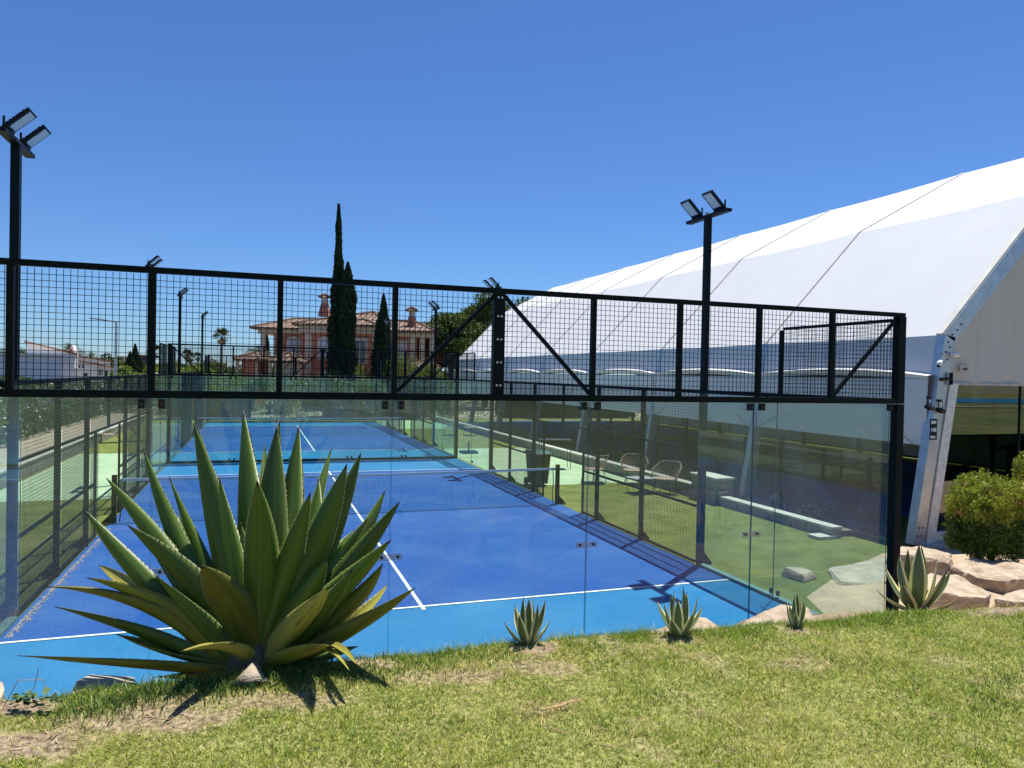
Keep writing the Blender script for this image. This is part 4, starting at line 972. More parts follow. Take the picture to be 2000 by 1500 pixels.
# tall tufts at the agave foot
def tufts(name, spots, label):
    V = []; F = []; k = 0
    for (u, v, rr, n, h) in spots:
        c = pix(u, v)
        for i in range(n):
            x = c.x + random.gauss(0, rr); y = c.y + random.gauss(0, rr * .6); z = hz(x, y) - .005; hh = h * random.uniform(.5, 1.2); a = random.uniform(0, 6.3); s = hh * random.uniform(.2, .8)
            w_ = .0035; b = random.uniform(0, 3.1); sx, sy = math.cos(b) * w_, math.sin(b) * w_
            V += [(x - sx, y - sy, z), (x + sx, y + sy, z), (x + math.cos(a) * s * .35 + sx * .7, y + math.sin(a) * s * .35 + sy * .7, z + hh * .6), (x + math.cos(a) * s * .35 - sx * .7, y + math.sin(a) * s * .35 - sy * .7, z + hh * .6), (x + math.cos(a) * s, y + math.sin(a) * s, z + hh)]
            F += [(k, k + 1, k + 2, k + 3), (k + 3, k + 2, k + 4)]; k += 5
    m = MB(); m.v = V; m.f = F; return tag(m.build(name, mt['fol']), label, 'grass', kind='stuff')
tufts('long_grass', [(230, 1378, .12, 160, .07), (170, 1385, .1, 110, .06), (330, 1352, .12, 170, .08), (420, 1345, .10, 140, .07), (300, 1365, .2, 150, .06), (560, 1335, .12, 150, .06), (600, 1325, .2, 220, .05), (660, 1318, .2, 200, .05), (480, 1350, .12, 120, .05), (900, 1290, .25, 260, .045), (800, 1303, .25, 200, .045), (1930, 1375, .10, 160, .03), (1955, 1330, .12, 160, .03), (1700, 1300, .1, 90, .025), (1180, 1430, .08, 80, .025), (1300, 1360, .08, 70, .025)],
      'longer dark green grass around the foot of the big agave')
# dry twigs and litter
mt['twig'] = M('dry_twig', (0.34, 0.23, 0.14), 0.9, island=.4)
V = MB()
for i in range(760):
    if i >= 520:
        rr = random.uniform(-3, 4); tt_ = random.uniform(3.2, 5); x = CAM.x + rr * RH[0] + tt_ * FH[0]; y = CAM.y + rr * RH[1] + tt_ * FH[1]
    elif i < 320: cx, cy, a_, c_, s_ = random.choice(bare[:9]); x = cx + random.gauss(0, a_ * .45); y = cy + random.gauss(0, a_ * .3)
    else:
        rr = random.uniform(3.3, 6); tt_ = random.uniform(5.2, 7.2); x = CAM.x + rr * RH[0] + tt_ * FH[0]; y = CAM.y + rr * RH[1] + tt_ * FH[1]
    if y > -10.3: continue
    z = hz(x, y) + (.004 if i < 520 else .018); a = random.uniform(0, 3.14); L = random.uniform(.015, .07); dx, dy = math.cos(a) * L, math.sin(a) * L
    V.bar((x, y, z), (x + dx, y + dy, hz(x + dx, y + dy) + (z - hz(x, y)) + random.uniform(-.002, .008)), random.uniform(.002, .006), .002)
tag(V.build('leaf_litter', 'twig'), 'dry twigs and leaf scraps scattered on the bare earth', 'litter', kind='stuff')
tw = empty('dry_branch', pix(1100, 1392), 0, 'curled dry orange twig lying on the lawn', 'twig')
q0 = pix(1100, 1392)
def gp(u, v, dz=.012):
    q = pix(u, v); return Vector((q.x, q.y, hz(q.x, q.y) + dz)) - q0
V = MB()
V.tube([gp(1062, 1400), gp(1058, 1398, .03), gp(1095, 1392, .03), gp(1120, 1384, .035), gp(1138, 1381, .02)], [.003, .004, .006, .005, .002], 6)
V.tube([gp(1060, 1400, .02), gp(1056, 1420), gp(1080, 1430), gp(1112, 1442)], .0025, 5)
for i in range(14):
    s = random.uniform(0, 1); b = gp(1085 + 48 * s, 1392 - 10 * s, .03); V.tube([b, b + Vector((random.uniform(-.03, .04), random.uniform(-.03, .03), random.uniform(-.02, .015)))], [.004, .001], 4)
V.build('twig', M('orange_twig', (0.55, 0.36, 0.18), .9), tw)
# weeds at the lower left
wd_ = empty('weed', pix(60, 1385), 0, 'broad leaved green weed at the lower left lawn edge', 'weed'); w0 = pix(60, 1385)
P = []; V = MB()
for i in range(46):
    u = random.choice((35, 55, 70, 100)) + random.gauss(0, 9); v = 1372 + random.uniform(-14, 10); c = pix(u, 1385) - w0 + Vector((0, 0, (1385 - v) / 1420 * 3.8 + .01)); a = random.uniform(0, 6.3); L = random.uniform(.025, .05)
    d = Vector((math.cos(a), math.sin(a), random.uniform(0, .9))).normalized() * L; s = d.cross(Vector((0, 0, 1))).normalized() * L * .42
    V.poly([c, c + d * .4 + s, c + d * .8 + s * .6, c + d * 1.1, c + d * .8 - s * .6, c + d * .4 - s])
V.build('leaves', 'fol', wd_)
V = MB(); V.tube([pix(5, 1385) - w0, pix(5, 1385) - w0 + Vector((.06, .02, .13)), pix(5, 1385) - w0 + Vector((.17, .02, .12)), pix(5, 1385) - w0 + Vector((.2, 0, .02))], .0022, 5)
V.tube([pix(38, 1385) - w0, pix(38, 1385) - w0 + Vector((.06, .02, .1)), pix(38, 1385) - w0 + Vector((.075, .02, .19))], .002, 5); V.build('stem', 'twig', wd_)

# ------------------------------------------------------------ bushes
def blob_pts(n, c, rad, shell=.55, nz=0.25, flat=None):
    d = rng.normal(size=(n, 3)); d /= np.linalg.norm(d, axis=1)[:, None]
    rr = (shell + (1 - shell) * rng.random(n) ** .5)
    k = np.array([1 + nz * mnoise.noise(Vector(q) * 2.3 + Vector(c)) + nz * .6 * mnoise.noise(Vector(q) * 6.1 + Vector(c)) for q in d]) if n < 60000 else 1
    return np.array(c) + d * (rr * k)[:, None] * np.array(rad)
def bush(loc, rad, n, size, mat, label, cat='bush', flowers=None, group=None, tips=None, name='bush'):
    r = empty(name, loc, 0, label, cat, group)
    P = blob_pts(n, (0, 0, rad[2]), rad)
    P = P[P[:, 2] > 0.02]
    leaves(P, size, mat, 'foliage', r, upw=.3)
    m = MB()
    for i in range(5): a = i * 1.3; m.tube([(0, 0, -.1), (.15 * math.cos(a) * rad[0], .15 * math.sin(a) * rad[1], rad[2] * .5), (.5 * math.cos(a) * rad[0], .5 * math.sin(a) * rad[1], rad[2] * 1.2)], [.04, .03, .01], 6)
    m.build('stem', 'bark', r)
    if flowers:
        P = blob_pts(flowers[0], (0, 0, rad[2]), rad, .93); P = P[P[:, 2] > rad[2] * .6]; leaves(P, flowers[1], flowers[2], 'flowers', r, aspect=.8)
    if tips:
        P = blob_pts(tips[0], (0, 0, rad[2]), rad, .9); P = P[P[:, 2] > rad[2] * .5]; leaves(P, tips[1], tips[2], 'new_growth', r, upw=.8, aspect=.3)
    return r
mt['budr'] = M('red_bud', (0.36, 0.10, 0.05), 0.6, island=.3)
bl = Vector(at(1925, 1085, 11.6)); 
def bottlebrush(loc, rx, ry, h, n, label, sc=1.0, seed=3):
    r = empty('bush', loc, 0, label, 'bush'); rs = np.random.default_rng(seed)
    # dense body of drooping leaf sprays, uneven box-like outline with spikes on top
    N = n; d = rs.normal(size=(N, 3)); d /= np.linalg.norm(d, axis=1)[:, None]
    d = np.sign(d) * np.abs(d) ** .7; rr = .5 + .5 * rs.random(N) ** .45
    k = np.array([1 + .22 * mnoise.noise(Vector(q) * 2.1 + Vector((seed, 2, 3))) + .14 * mnoise.noise(Vector(q) * 6 + Vector((seed, 5, 1))) for q in d])
    P = d * (rr * k)[:, None] * np.array((rx, ry, h * .46)) + np.array((0, 0, h * .54)); P = P[P[:, 2] > .08]
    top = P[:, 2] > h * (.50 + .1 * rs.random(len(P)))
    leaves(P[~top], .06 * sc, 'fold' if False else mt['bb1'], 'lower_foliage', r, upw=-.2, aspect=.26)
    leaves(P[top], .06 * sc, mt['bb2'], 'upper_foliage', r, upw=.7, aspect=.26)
    Q = []
    for i in range(75):
        a = rs.uniform(0, 6.28); q = rs.random() ** .5; bx, by = math.cos(a) * rx * q * .98, math.sin(a) * ry * q * .98; bz = h * (.5 + .47 * math.sqrt(max(0, 1 - q * q))) ; L = rs.uniform(.08, .24) * sc
        dr = np.array((math.cos(a) * .5 * q, math.sin(a) * .5 * q, 1)); dr /= np.linalg.norm(dr)
        for j in range(26): Q.append(np.array((bx, by, bz)) + dr * L * rs.random() + rs.normal(size=3) * .014)
    leaves(np.array(Q), .05 * sc, mt['bb2'], 'shoots', r, upw=.6, aspect=.25)
    Q = []
    for i in range(26):
        a = rs.uniform(0, 6.28); e = rs.uniform(.15, 1.0); c = np.array((math.cos(a) * rx * math.cos(e) * 1.02, math.sin(a) * ry * math.cos(e) * 1.02, h * .54 + h * .46 * math.sin(e)))
        for j in range(14): Q.append(c + rs.normal(size=3) * .03)
    leaves(np.array(Q), .048, mt['budr'], 'buds', r, upw=.5, aspect=.4)['kind'] = 'stuff'
    m = MB()
    for (x, y) in ((.1, 0), (.35 * rx, .1), (-.3 * rx, 0)): m.tube([(x, y, -.15), (x * 1.1, y, .3), (x * 1.3, y, h * .6)], [.05, .04, .015], 7)
    m.build('trunk', 'bark', r)
    return r
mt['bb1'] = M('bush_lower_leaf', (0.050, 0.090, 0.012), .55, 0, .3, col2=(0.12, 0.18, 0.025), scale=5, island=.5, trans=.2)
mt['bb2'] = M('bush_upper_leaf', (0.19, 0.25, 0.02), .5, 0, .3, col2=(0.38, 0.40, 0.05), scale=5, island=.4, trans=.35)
b1 = at(1928, 1086, 11.6); b1.z = hz(b1.x, b1.y)
bottlebrush(b1, .62, .5, 1.38, 30000, 'rounded yellow green bush with red buds on the bank at the right')
b2 = at(2045, 1080, 12.3); b2.z = hz(b2.x, b2.y)
bottlebrush(b2, .48, .5, 1.75, 16000, 'taller bush cut by the right edge of the photo', seed=8)

def hedge(x0, x1, y0, y1, zb, zt, dens, mat, label, flowers=0, size=.1, name='hedge', fmat='flow', bm_=1.0):
    r = empty(name, ((x0 + x1) / 2, (y0 + y1) / 2, zb), 0, label, 'hedge')
    lx, ly, lz = x1 - x0, y1 - y0, zt - zb; n = int(dens * (lx * lz + ly * lz + lx * ly))
    P = rng.random((n, 3)) - .5
    ax = rng.integers(0, 3, n); sg = np.where(rng.random(n) > .5, .5, -.5)
    for a in range(3): P[ax == a, a] = np.where(a == 2, .5, sg[ax == a]) - (rng.random((ax == a).sum()) ** 2) * .22 * np.where(a == 2, .5, sg[ax == a]) * 2
    W = P * np.array((lx, ly, lz))
    bumps = np.array([mnoise.noise(Vector((q[0] * .55, q[1] * .55, 7))) * .14 + mnoise.noise(Vector((q[0] * 1.7, q[1] * 1.7, 3))) * .10 for q in W])
    W[:, 2] = (P[:, 2] + .5) * lz * (1 + bumps * bm_); 
    push = np.array([mnoise.noise(Vector((q[0] * .9, q[1] * .9, q[2] * 1.5))) for q in W])
    W[:, 0] += np.sign(P[:, 0]) * push * min(.35, lx * .3); W[:, 1] += np.sign(P[:, 1]) * push * min(.35, ly * .3)
    leaves(W, size, mat, 'foliage', r, upw=.35, aspect=.3)
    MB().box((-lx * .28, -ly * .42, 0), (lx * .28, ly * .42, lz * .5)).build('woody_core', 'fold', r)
    if flowers:
        Q = W[rng.random(len(W)) < flowers / len(W)]
        Q = np.repeat(Q, 4, axis=0) + rng.normal(size=(len(Q) * 4, 3)) * .04
        leaves(Q, size * .75, fmat, 'flowers', r, aspect=.8)
    return r
hedge(-12.0, -10.2, -5, 12, .42, 2.2, 330, 'fol', 'tall oleander hedge with white flowers left of the near court', 900, .12)
hedge(-12.2, -10.3, 12, 40, .42, 2.2, 200, 'fol', 'farther stretch of oleander hedge along the left, by the sun chairs', 400, .13)
hedge(-10.0, -0.5, 32.6, 35.0, 0.1, 2.5, 260, 'fol', 'dark shrub hedge behind the far court, left half', 160, .14, bm_=2.2)
hedge(-0.5, 11.0, 32.4, 35.2, 0.1, 2.6, 260, 'fol', 'shrub hedge behind the far court, right half, with pink and white flowers', 300, .14, fmat='flow', bm_=2.2)
hedge(10.6, 30, 33.5, 36, 0.1, 2.6, 160, 'fold', 'hedge seen through the tent at its far end', 0, .16)
for i, (x, y, rx, h, lb) in enumerate(((3.9, 36.0, 1.6, 3.4, 'bright green shrub before the villa window'), (7.4, 36.2, 2.0, 3.9, 'largest bright green shrub, right of the middle cypress'), (9.9, 36.8, 1.3, 3.3, 'green shrub below the pines beside the villa'), (-8.0, 37, 1.7, 3.0, 'yellow green shrub left of the round palm'), (-3.9, 37.5, 1.6, 2.4, 'low shrub between the floodlight poles'))):
    bush((x, y, .3), (rx, 1.0, h * .55), 8000, .13, 'foll', lb, tips=None, name='shrub')
# plants in the tent bed
for i, (x, y, h) in enumerate(((9.75, -3.6, .35), (9.7, 1.9, .3), (9.75, 7.3, .35))):
    bush((x, y, .12), (.35, .4, h * .5), 700, .08, 'fold', ('low dark plant in the bed beside the second tent bay', 'low dark plant in the bed behind the rattan chairs', 'low dark plant in the bed behind the bin')[i], name='shrub')

# ------------------------------------------------------------ trees
def cypress(p, h, rad, label, n, prof_=None, bend=0.0, size=.16):
    r = empty('cypress_tree', p, 0, label, 'cypress tree', 'cypress trees by the pink villa')
    z = rng.random(n) ** .8; zz = z * h
    pf = prof_ or (lambda q: np.interp(q, [0, .05, .3, .6, .85, 1], [.5, .8, 1, .85, .45, .05]))
    R_ = rad * pf(z); a = rng.uniform(0, 2 * math.pi, n)
    lob = np.array([mnoise.noise(Vector((math.cos(q) * 1.6, math.sin(q) * 1.6, w_ * 1.1))) * .35 + mnoise.noise(Vector((math.cos(q) * 3, math.sin(q) * 3, w_ * 3.1))) * .3 for q, w_ in zip(a, zz)])
    q = R_ * (.55 + .5 * rng.random(n) ** .5) * (1 + lob)
    P = np.stack([np.cos(a) * q + bend * np.sin(zz / h * 3) , np.sin(a) * q, zz + .3], 1)
    leaves(P, size, 'fold', 'crown', r, upw=1.6, aspect=.35)
    MB().tube([(0, 0, -.3), (0, 0, h * .5), (bend * .1, 0, h * .93)], [rad * .4, rad * .3, .03], 8).build('trunk', 'bark', r)
    return r
def onray(u, v, t, zb=0.0):
    p = at(u, v, t); return Vector((p.x, p.y, zb)), p.z
p, zt = onray(661, 408, 52)
cypress(p, zt, .66, 'tallest cypress, a thin dark spire beside the villa', 26000, lambda q: np.interp(q, [0, .2, .40, .55, .66, .78, .9, 1], [.95, 1, .95, .80, .55, .34, .26, .08]), .1, .2)
p, zt = onray(679, 522, 51)
cypress(p, zt, .58, 'second cypress, half as tall, touching the tallest one on its right', 20000, lambda q: np.interp(q, [0, .5, .8, .92, 1], [1, 1, .85, .5, .06]), .05, .2)
p, zt = onray(749, 584, 53)
cypress(p, zt, .85, 'shorter cone shaped cypress in front of the right part of the villa', 15000, lambda q: np.interp(q, [0, .45, .7, .9, 1], [1, .95, .6, .25, .04]), 0, .2)
p, zt = onray(264, 680, 62)
cypress(p, zt, .75, 'small cypress between the street lamp and a floodlight pole', 7000, lambda q: np.interp(q, [0, .6, .8, 1], [1, .9, .35, .04]), 0, .22)
p, zt = onray(254, 695, 61)
cypress(p, zt, .6, 'small cypress left of its pointed neighbour near the white houses', 5000, None, 0, .22)
p, zt = onray(521, 655, 85)
cypress(p, zt, .55, 'distant thin cypress seen between the villa columns', 3000, None, 0, .25)

def pine(p, h, rx, label, n=16000, seed=1, mat='pinel', size=.35, clumps=34, group='broad pine trees behind the tent'):
    rs = random.Random(seed); r = empty('pine_tree', p, 0, label, 'pine tree', group)
    MB().tube([(0, 0, -1), (.2, 0, h * .35), (-.1, .1, h * .7)], [.35, .3, .18], 8).build('trunk', 'bark', r)
    P = []; m = MB()
    for i in range(clumps):
        a = rs.uniform(0, 6.28); q = rs.random() ** .5; c = np.array((math.cos(a) * q * rx, math.sin(a) * q * rx * .8, h * (.55 + .38 * (1 - q * q) * rs.uniform(.6, 1.1)) + rs.uniform(-.6, .3))); s = rs.uniform(.8, 1.6) * rx / 5
        k = n // clumps; d = rng.normal(size=(k, 3)); d /= np.linalg.norm(d, axis=1)[:, None]
        P.append(c + d * (.4 + .6 * rng.random(k) ** .5)[:, None] * np.array((s, s, s * .6)))
        m.tube([(0, 0, h * .45), tuple(c * np.array((.5, .5, .75))), tuple(c)], [.14, .08, .03], 5)
    leaves(np.concatenate(P), size, mat, 'crown', r, upw=.5, aspect=.35); m.build('limb', 'bark', r)
    return r
for (u, v, t, rx, lb, sd) in ((950, 585, 70, 5.5, 'tallest broad pine rising behind the far end of the tent', 1), (880, 625, 66, 4.2, 'rounded pine just right of the villa', 2), (1000, 600, 78, 5.5, 'pine mostly hidden by the white tent roof', 4), (840, 632, 84, 3.6, 'pine behind the right chimney of the villa', 5)):
    p, zt = onray(u, v, t); pine(p, zt / .93, rx, lb, seed=sd, n=22000 if sd < 3 else 12000)

def palm(p, h, rc, label, wash=True, n=46, group='palms in the distance', seed=0):
    rs = random.Random(seed); r = empty('palm_tree', p, 0, label, 'palm tree', group)
    MB().tube([(0, 0, -.5), (0, 0, h * .5), (0, 0, h)], [.2, .16, .14], 8).build('trunk', 'bark', r)
    for nm, mat, lo, hi, cnt in (('fronds', 'palml', -.25, 1.3, n), ('dead_fronds', 'dead', -1.45, -.5, n // 2)):
        m = MB()
        for i in range(cnt):
            a = rs.uniform(0, 6.28); e = rs.uniform(lo, hi); L = rc * rs.uniform(.8, 1.05) * (1 if nm == 'fronds' else .8); d = Vector((math.cos(a) * math.cos(e), math.sin(a) * math.cos(e), math.sin(e)))
            c = Vector((0, 0, h)); sd = d.cross(Vector((0, 0, 1))).normalized(); st_ = c + d * L * .4
            if wash:
                for k in range(9):
                    f = (k - 4) / 4; e2 = st_ + (d * (1 - .35 * abs(f)) + sd * f * .8).normalized() * L * .55 - Vector((0, 0, L * .08 * abs(f))); q = (e2 - st_).cross(sd).normalized() * .02 + sd * .05 * L
                    m.poly([c + d * L * .35, st_ + (e2 - st_) * .5 + q * .6, e2, st_ + (e2 - st_) * .5 - q * .6])
            else:
                pts = [c + d * L * f - Vector((0, 0, L * .5 * f * f)) for f in (0, .3, .6, .85, 1)]
                for k in range(4):
                    for s in (-1, 1):
                        for j in range(3):
                            b = pts[k].lerp(pts[k + 1], j / 3); tip = b + sd * s * L * .22 + (pts[k + 1] - pts[k]).normalized() * L * .12 - Vector((0, 0, L * .08)); m.poly([b, b.lerp(pts[k + 1], .25), tip])
        m.build(nm, mat, r)
    return r
def opalm(u, v, t, rc, label, wash=True, seed=0):
    p, zt = onray(u, v, t); return palm(p, zt, rc, label, wash, seed=seed)
opalm(433, 658, 90, 1.45, 'round headed fan palm standing alone left of the villa', seed=1)
opalm(365, 693, 150, 1.6, 'distant palm right of the third floodlight pole', seed=2); opalm(372, 698, 152, 1.5, 'distant palm, right one of a close pair', seed=3)
opalm(386, 697, 158, 1.4, 'distant palm left of the smallest floodlight pole', seed=4)
opalm(302, 688, 110, 1.6, 'palm beside the left post of the far court', seed=5)
opalm(137, 682, 95, 1.9, 'dark feather palm behind the white chimney', False, 6); opalm(146, 688, 97, 1.7, 'second dark feather palm behind the white house roof', False, 7)
opalm(5, 690, 90, 2.0, 'feather palm at the left edge of the photo', False, 8); opalm(178, 692, 120, 1.3, 'small palm above the long orange roof', False, 9)
opalm(505, 687, 70, 1.6, 'yellow green palm behind the villa portico', False, 10)
def otree(u, v, t, rx, label, seed, mat='fol', name='tree', sz=.3):
    p, zt = onray(u, v, t); r = empty(name, p, 0, label, 'tree', 'distant garden trees')
    P = []; rs = random.Random(seed)
    for i in range(12):
        a = rs.uniform(0, 6.28); q = rs.random() ** .5; c = np.array((math.cos(a) * q * rx, math.sin(a) * q * rx, zt * (.62 + .3 * (1 - q) * rs.uniform(.5, 1.1)))); s = rs.uniform(.6, 1.0) * rx * .55; s2 = min(s, zt * .22); k = 300
        d = rng.normal(size=(k, 3)); d /= np.linalg.norm(d, axis=1)[:, None]; P.append(c + d * (.4 + .6 * rng.random(k) ** .5)[:, None] * np.array((s, s, s2)))
    leaves(np.concatenate(P), sz, mat, 'crown', r, upw=.3, aspect=.45)
    MB().tube([(0, 0, -.5), (0, 0, zt * .7)], [.2, .1], 6).build('trunk', 'bark', r)
for i, (u, v, t, rx, lb, mat) in enumerate(((48, 672, 100, 2.0, 'rounded tree behind the white house chimney stack', 'pinel'), (205, 692, 130, 2.4, 'dark tree on the skyline left of the street lamp', 'fold'), (222, 695, 110, 2.0, 'green tree beside the street lamp', 'pinel'),
        (246, 715, 60, 1.2, 'bright tree left of the small cypresses', 'foll'), (285, 712, 64, 1.9, 'bright tree right of the small cypresses', 'foll'), (375, 712, 80, 2.4, 'bright tree below the pair of distant palms', 'foll'), (400, 700, 130, 3, 'grey green tree below the smallest floodlight', 'pinel'),
        (460, 715, 120, 4, 'low grey green tree left of the tiled pavilion', 'pinel'), (330, 705, 120, 3, 'dark tree between two floodlight poles', 'fold'), (310, 718, 70, 2, 'dark round tree left of the far court corner', 'fold'), (12, 737, 60, 3, 'low tree behind the left edge fence', 'fol'))):
    otree(u, v, t, rx, lb, i, mat)
hedge_l = hedge(-40, -13, 45, 47, .9, 1.8, 60, 'fol', 'garden hedge in front of the white houses', 0, .2)
V = rng.random((26000, 3)) * np.array((420, 40, 7)) + np.array((-260, 300, -1)); V[:, 2] *= .6 + .5 * np.array([mnoise.noise(Vector((q[0] * .05, 0, 0))) for q in V]) 
tag(leaves(V, 1.6, 'pinel', 'distant_woods', aspect=.7), 'low band of trees along the horizon', 'woods', kind='stuff')

# ------------------------------------------------------------ villa
vo, _ = onray(485, 700, 60); VR = Vector((CR.x, CR.y, 0)).normalized(); VB = Vector((-VR.y, VR.x, 0))
K = 60 / FPX
vill = empty('villa', vo, math.atan2(VR.y, VR.x), 'pink terracotta villa with tiled hip roofs and two chimneys, behind the cypresses', 'house')
def VZ(v): return 3.22 + (723.5 - v) * K
def VX(u): return (u - 485) * K
def vb(x0, x1, y0, y1, z0, z1, nm, mat, par=None): return MB().box((x0, y0, z0), (x1, y1, z1)).build(nm, mat, par or vill)
def uvroof(o):
    me = o.data; ul = me.uv_layers.new(name='UVMap')
    for p in me.polygons:
        n = p.normal; h = Vector((-n.y, n.x, 0));
        if h.length < .01: h = Vector((1, 0, 0))
        h.normalize(); dn = n.cross(h)
        for li in p.loop_indices: c = me.vertices[me.loops[li].vertex_index].co; ul.data[li].uv = (c.dot(h), c.dot(dn))
def hip(x0, x1, y0, y1, z0, z1, rx0, rx1, nm='roof', mat='tile', par=None, th=.16):
    ym = (y0 + y1) / 2; A = [(x0, y0, z0), (x1, y0, z0), (x1, y1, z0), (x0, y1, z0)]; r0 = (rx0, ym, z1); r1 = (rx1, ym, z1)
    m = MB(); m.v = A + [r0, r1] + [(a[0], a[1], a[2] - th) for a in A]
    m.f = [(0, 1, 5, 4), (2, 3, 4, 5), (1, 2, 5), (3, 0, 4), (0, 6, 7, 1), (1, 7, 8, 2), (2, 8, 9, 3), (3, 9, 6, 0), (9, 8, 7, 6)]
    o = m.build(nm, mat, par or vill); uvroof(o)
    m = MB()
    for a, b in ((A[0], r0), (A[3], r0), (A[1], r1), (A[2], r1), (r0, r1)):
        if (Vector(a) - Vector(b)).length > .05: m.tube([Vector(a) + Vector((0, 0, .02)), Vector(b) + Vector((0, 0, .05))], .11, 6)
    m.build('ridge_tiles', 'tile', o)
    return o
wx0 = VX(527); ez = VZ(640)
vb(wx0, VX(805), 1.0, 10, -1, VZ(652), 'wall', 'red')                     # main body
vb(VX(590), VX(742), -.6, 1.0, -1, VZ(650) - .0, 'wall', 'red')             # projecting centre
vb(VX(496), VX(845) - .2, .8, 10.2, VZ(652) + .01, ez - .02, 'cornice', 'cream')
vb(VX(588), VX(744), -.85, .79, VZ(650) + .01, ez - .01 + .25, 'cornice', 'cream')
hip(VX(485), VX(846), .3, 10.6, ez, VZ(614), VX(535), VX(790))
hip(VX(590) - .5, VX(742) + .5, -1.2, 8, ez + .27, VZ(601), VX(708), VX(716))
hip(VX(690) - .3, VX(735) + .3, -1.5, 3, ez + .27, VZ(620), VX(700), VX(703))
for u in (505,): vb(VX(u) - .18, VX(u) + .18, .9, 1.25, -1, VZ(652), 'column', 'cream')
for u in (822, 842): vb(VX(u) - .25, VX(u) + .15, .9, 1.3, -1, VZ(652), 'column', 'cream')
for u in (814, 836): 
    m = MB(); 
vb(VX(808), VX(845) - .2, 4, 9, -1, VZ(653), 'wall', 'red')
for u0, u1, y in ((600, 612, -.68), (729, 741, -.68), (796, 808, .92)): vb(VX(u0), VX(u1), y, y + .3, -1, VZ(651), 'pilaster', 'cream')
def win(u0, u1, v0, v1, y, arch, mat='shut'):
    x0, x1, z0, z1 = VX(u0), VX(u1), VZ(v1), VZ(v0); cx = (x0 + x1) / 2; rad = (x1 - x0) / 2
    def shape(ins, yy, th):
        a0, a1 = x0 + ins, x1 - ins; r_ = (a1 - a0) / 2; zt = z1 - ins
        pts = [(a0, yy, z0 + ins * .3), (a1, yy, z0 + ins * .3)]
        if arch:
            for k in range(9): t = math.pi * k / 8; pts.append((cx + r_ * math.cos(t), yy, zt - r_ * .6 + r_ * .6 * math.sin(t)))
        else: pts += [(a1, yy, zt), (a0, yy, zt)]
        return MB().poly(pts, (0, th, 0))
    f = shape(0, y - .10, .08).build('window', 'cream', vill); shape(.22, y - .14, .03).build('shutter', mat, f)
    if mat == 'dglass':
        g = MB().box((cx - .05, y - .17, z0 + .1), (cx + .05, y - .145, z1 - .4)); g.build('frame', 'cream', f)
win(552, 580, 656, 702, 1.0, True); win(624, 650, 657, 702, -.6, True); win(692, 721, 659, 708, -.6, False, 'dglass'); win(770, 791, 660, 702, 1.0, False); win(628, 650, 722, 760, -.6, True); win(695, 720, 728, 765, -.6, False); win(748, 764, 660, 700, 1.0, False)
def chimney(u0, u1, vt, vb_, y):
    q = (60 + y + 1) / 60; x0, x1 = [((u - 1000) * q + 515) * K for u in (u0 - 2, u1 + 2)]; zb = 3.22 + (723.5 - vb_) * K * q; zt = 3.22 + (723.5 - vt) * K * q; c = (x0 + x1) / 2; wb = (x1 - x0) / 2; wt = wb * .55
    m = MB(); m.v = [(c - wb, y, zb), (c + wb, y, zb), (c + wb, y + 2 * wb, zb), (c - wb, y + 2 * wb, zb), (c - wt, y + wb - wt, zt - .75), (c + wt, y + wb - wt, zt - .75), (c + wt, y + wb + wt, zt - .75), (c - wt, y + wb + wt, zt - .75)]
    m.f = [(0, 1, 5, 4), (1, 2, 6, 5), (2, 3, 7, 6), (3, 0, 4, 7), (4, 5, 6, 7)]; ch = m.build('chimney', 'red', vill)
    MB().box((c - wt * .9, y + wb - wt * .9, zt - .748), (c + wt * .9, y + wb + wt * .9, zt - .28)).build('chimney_neck', 'cream', ch)
    q = hip(c - wt * 1.7, c + wt * 1.7, y + wb - wt * 1.7, y + wb + wt * 1.7, zt - .24, zt, c - .02, c + .02, 'chimney_cap', 'tile', ch, .05)
chimney(627, 644, 576, 618, 4.2); chimney(796, 813, 598, 648, 2.2)
# lower garden buildings
def pavil(u0, u1, vr, ve, t, label, mat='cream'):
    o, _ = onray(u0, 700, t); k = t / FPX; r = empty('garden_pavilion', o, math.atan2(VR.y, VR.x), label, 'pavilion'); wd = (u1 - u0) * k; zr = 3.22 + (724 - vr) * k; ze = 3.22 + (724 - ve) * k
    MB().box((.5, .5, -1), (wd - .5, 3.5, ze - .17)).build('wall', mat, r); q = hip(0, wd, 0, 4, ze, zr, wd * .42, wd * .58, 'roof', 'tile', r)
    for x in (.15, wd - .35): MB().box((x, .15, -1), (x + .2, .35, ze - .17)).build('column', 'cream', r)
pavil(455, 505, 691, 703, 56, 'garden pavilion with a low tiled roof, left of the villa', 'red'); pavil(519, 576, 690, 705, 53, 'small tiled porch building in front of the left wing of the villa'); pavil(800, 850, 700, 712, 55, 'low tiled outbuilding at the right foot of the villa', 'red')

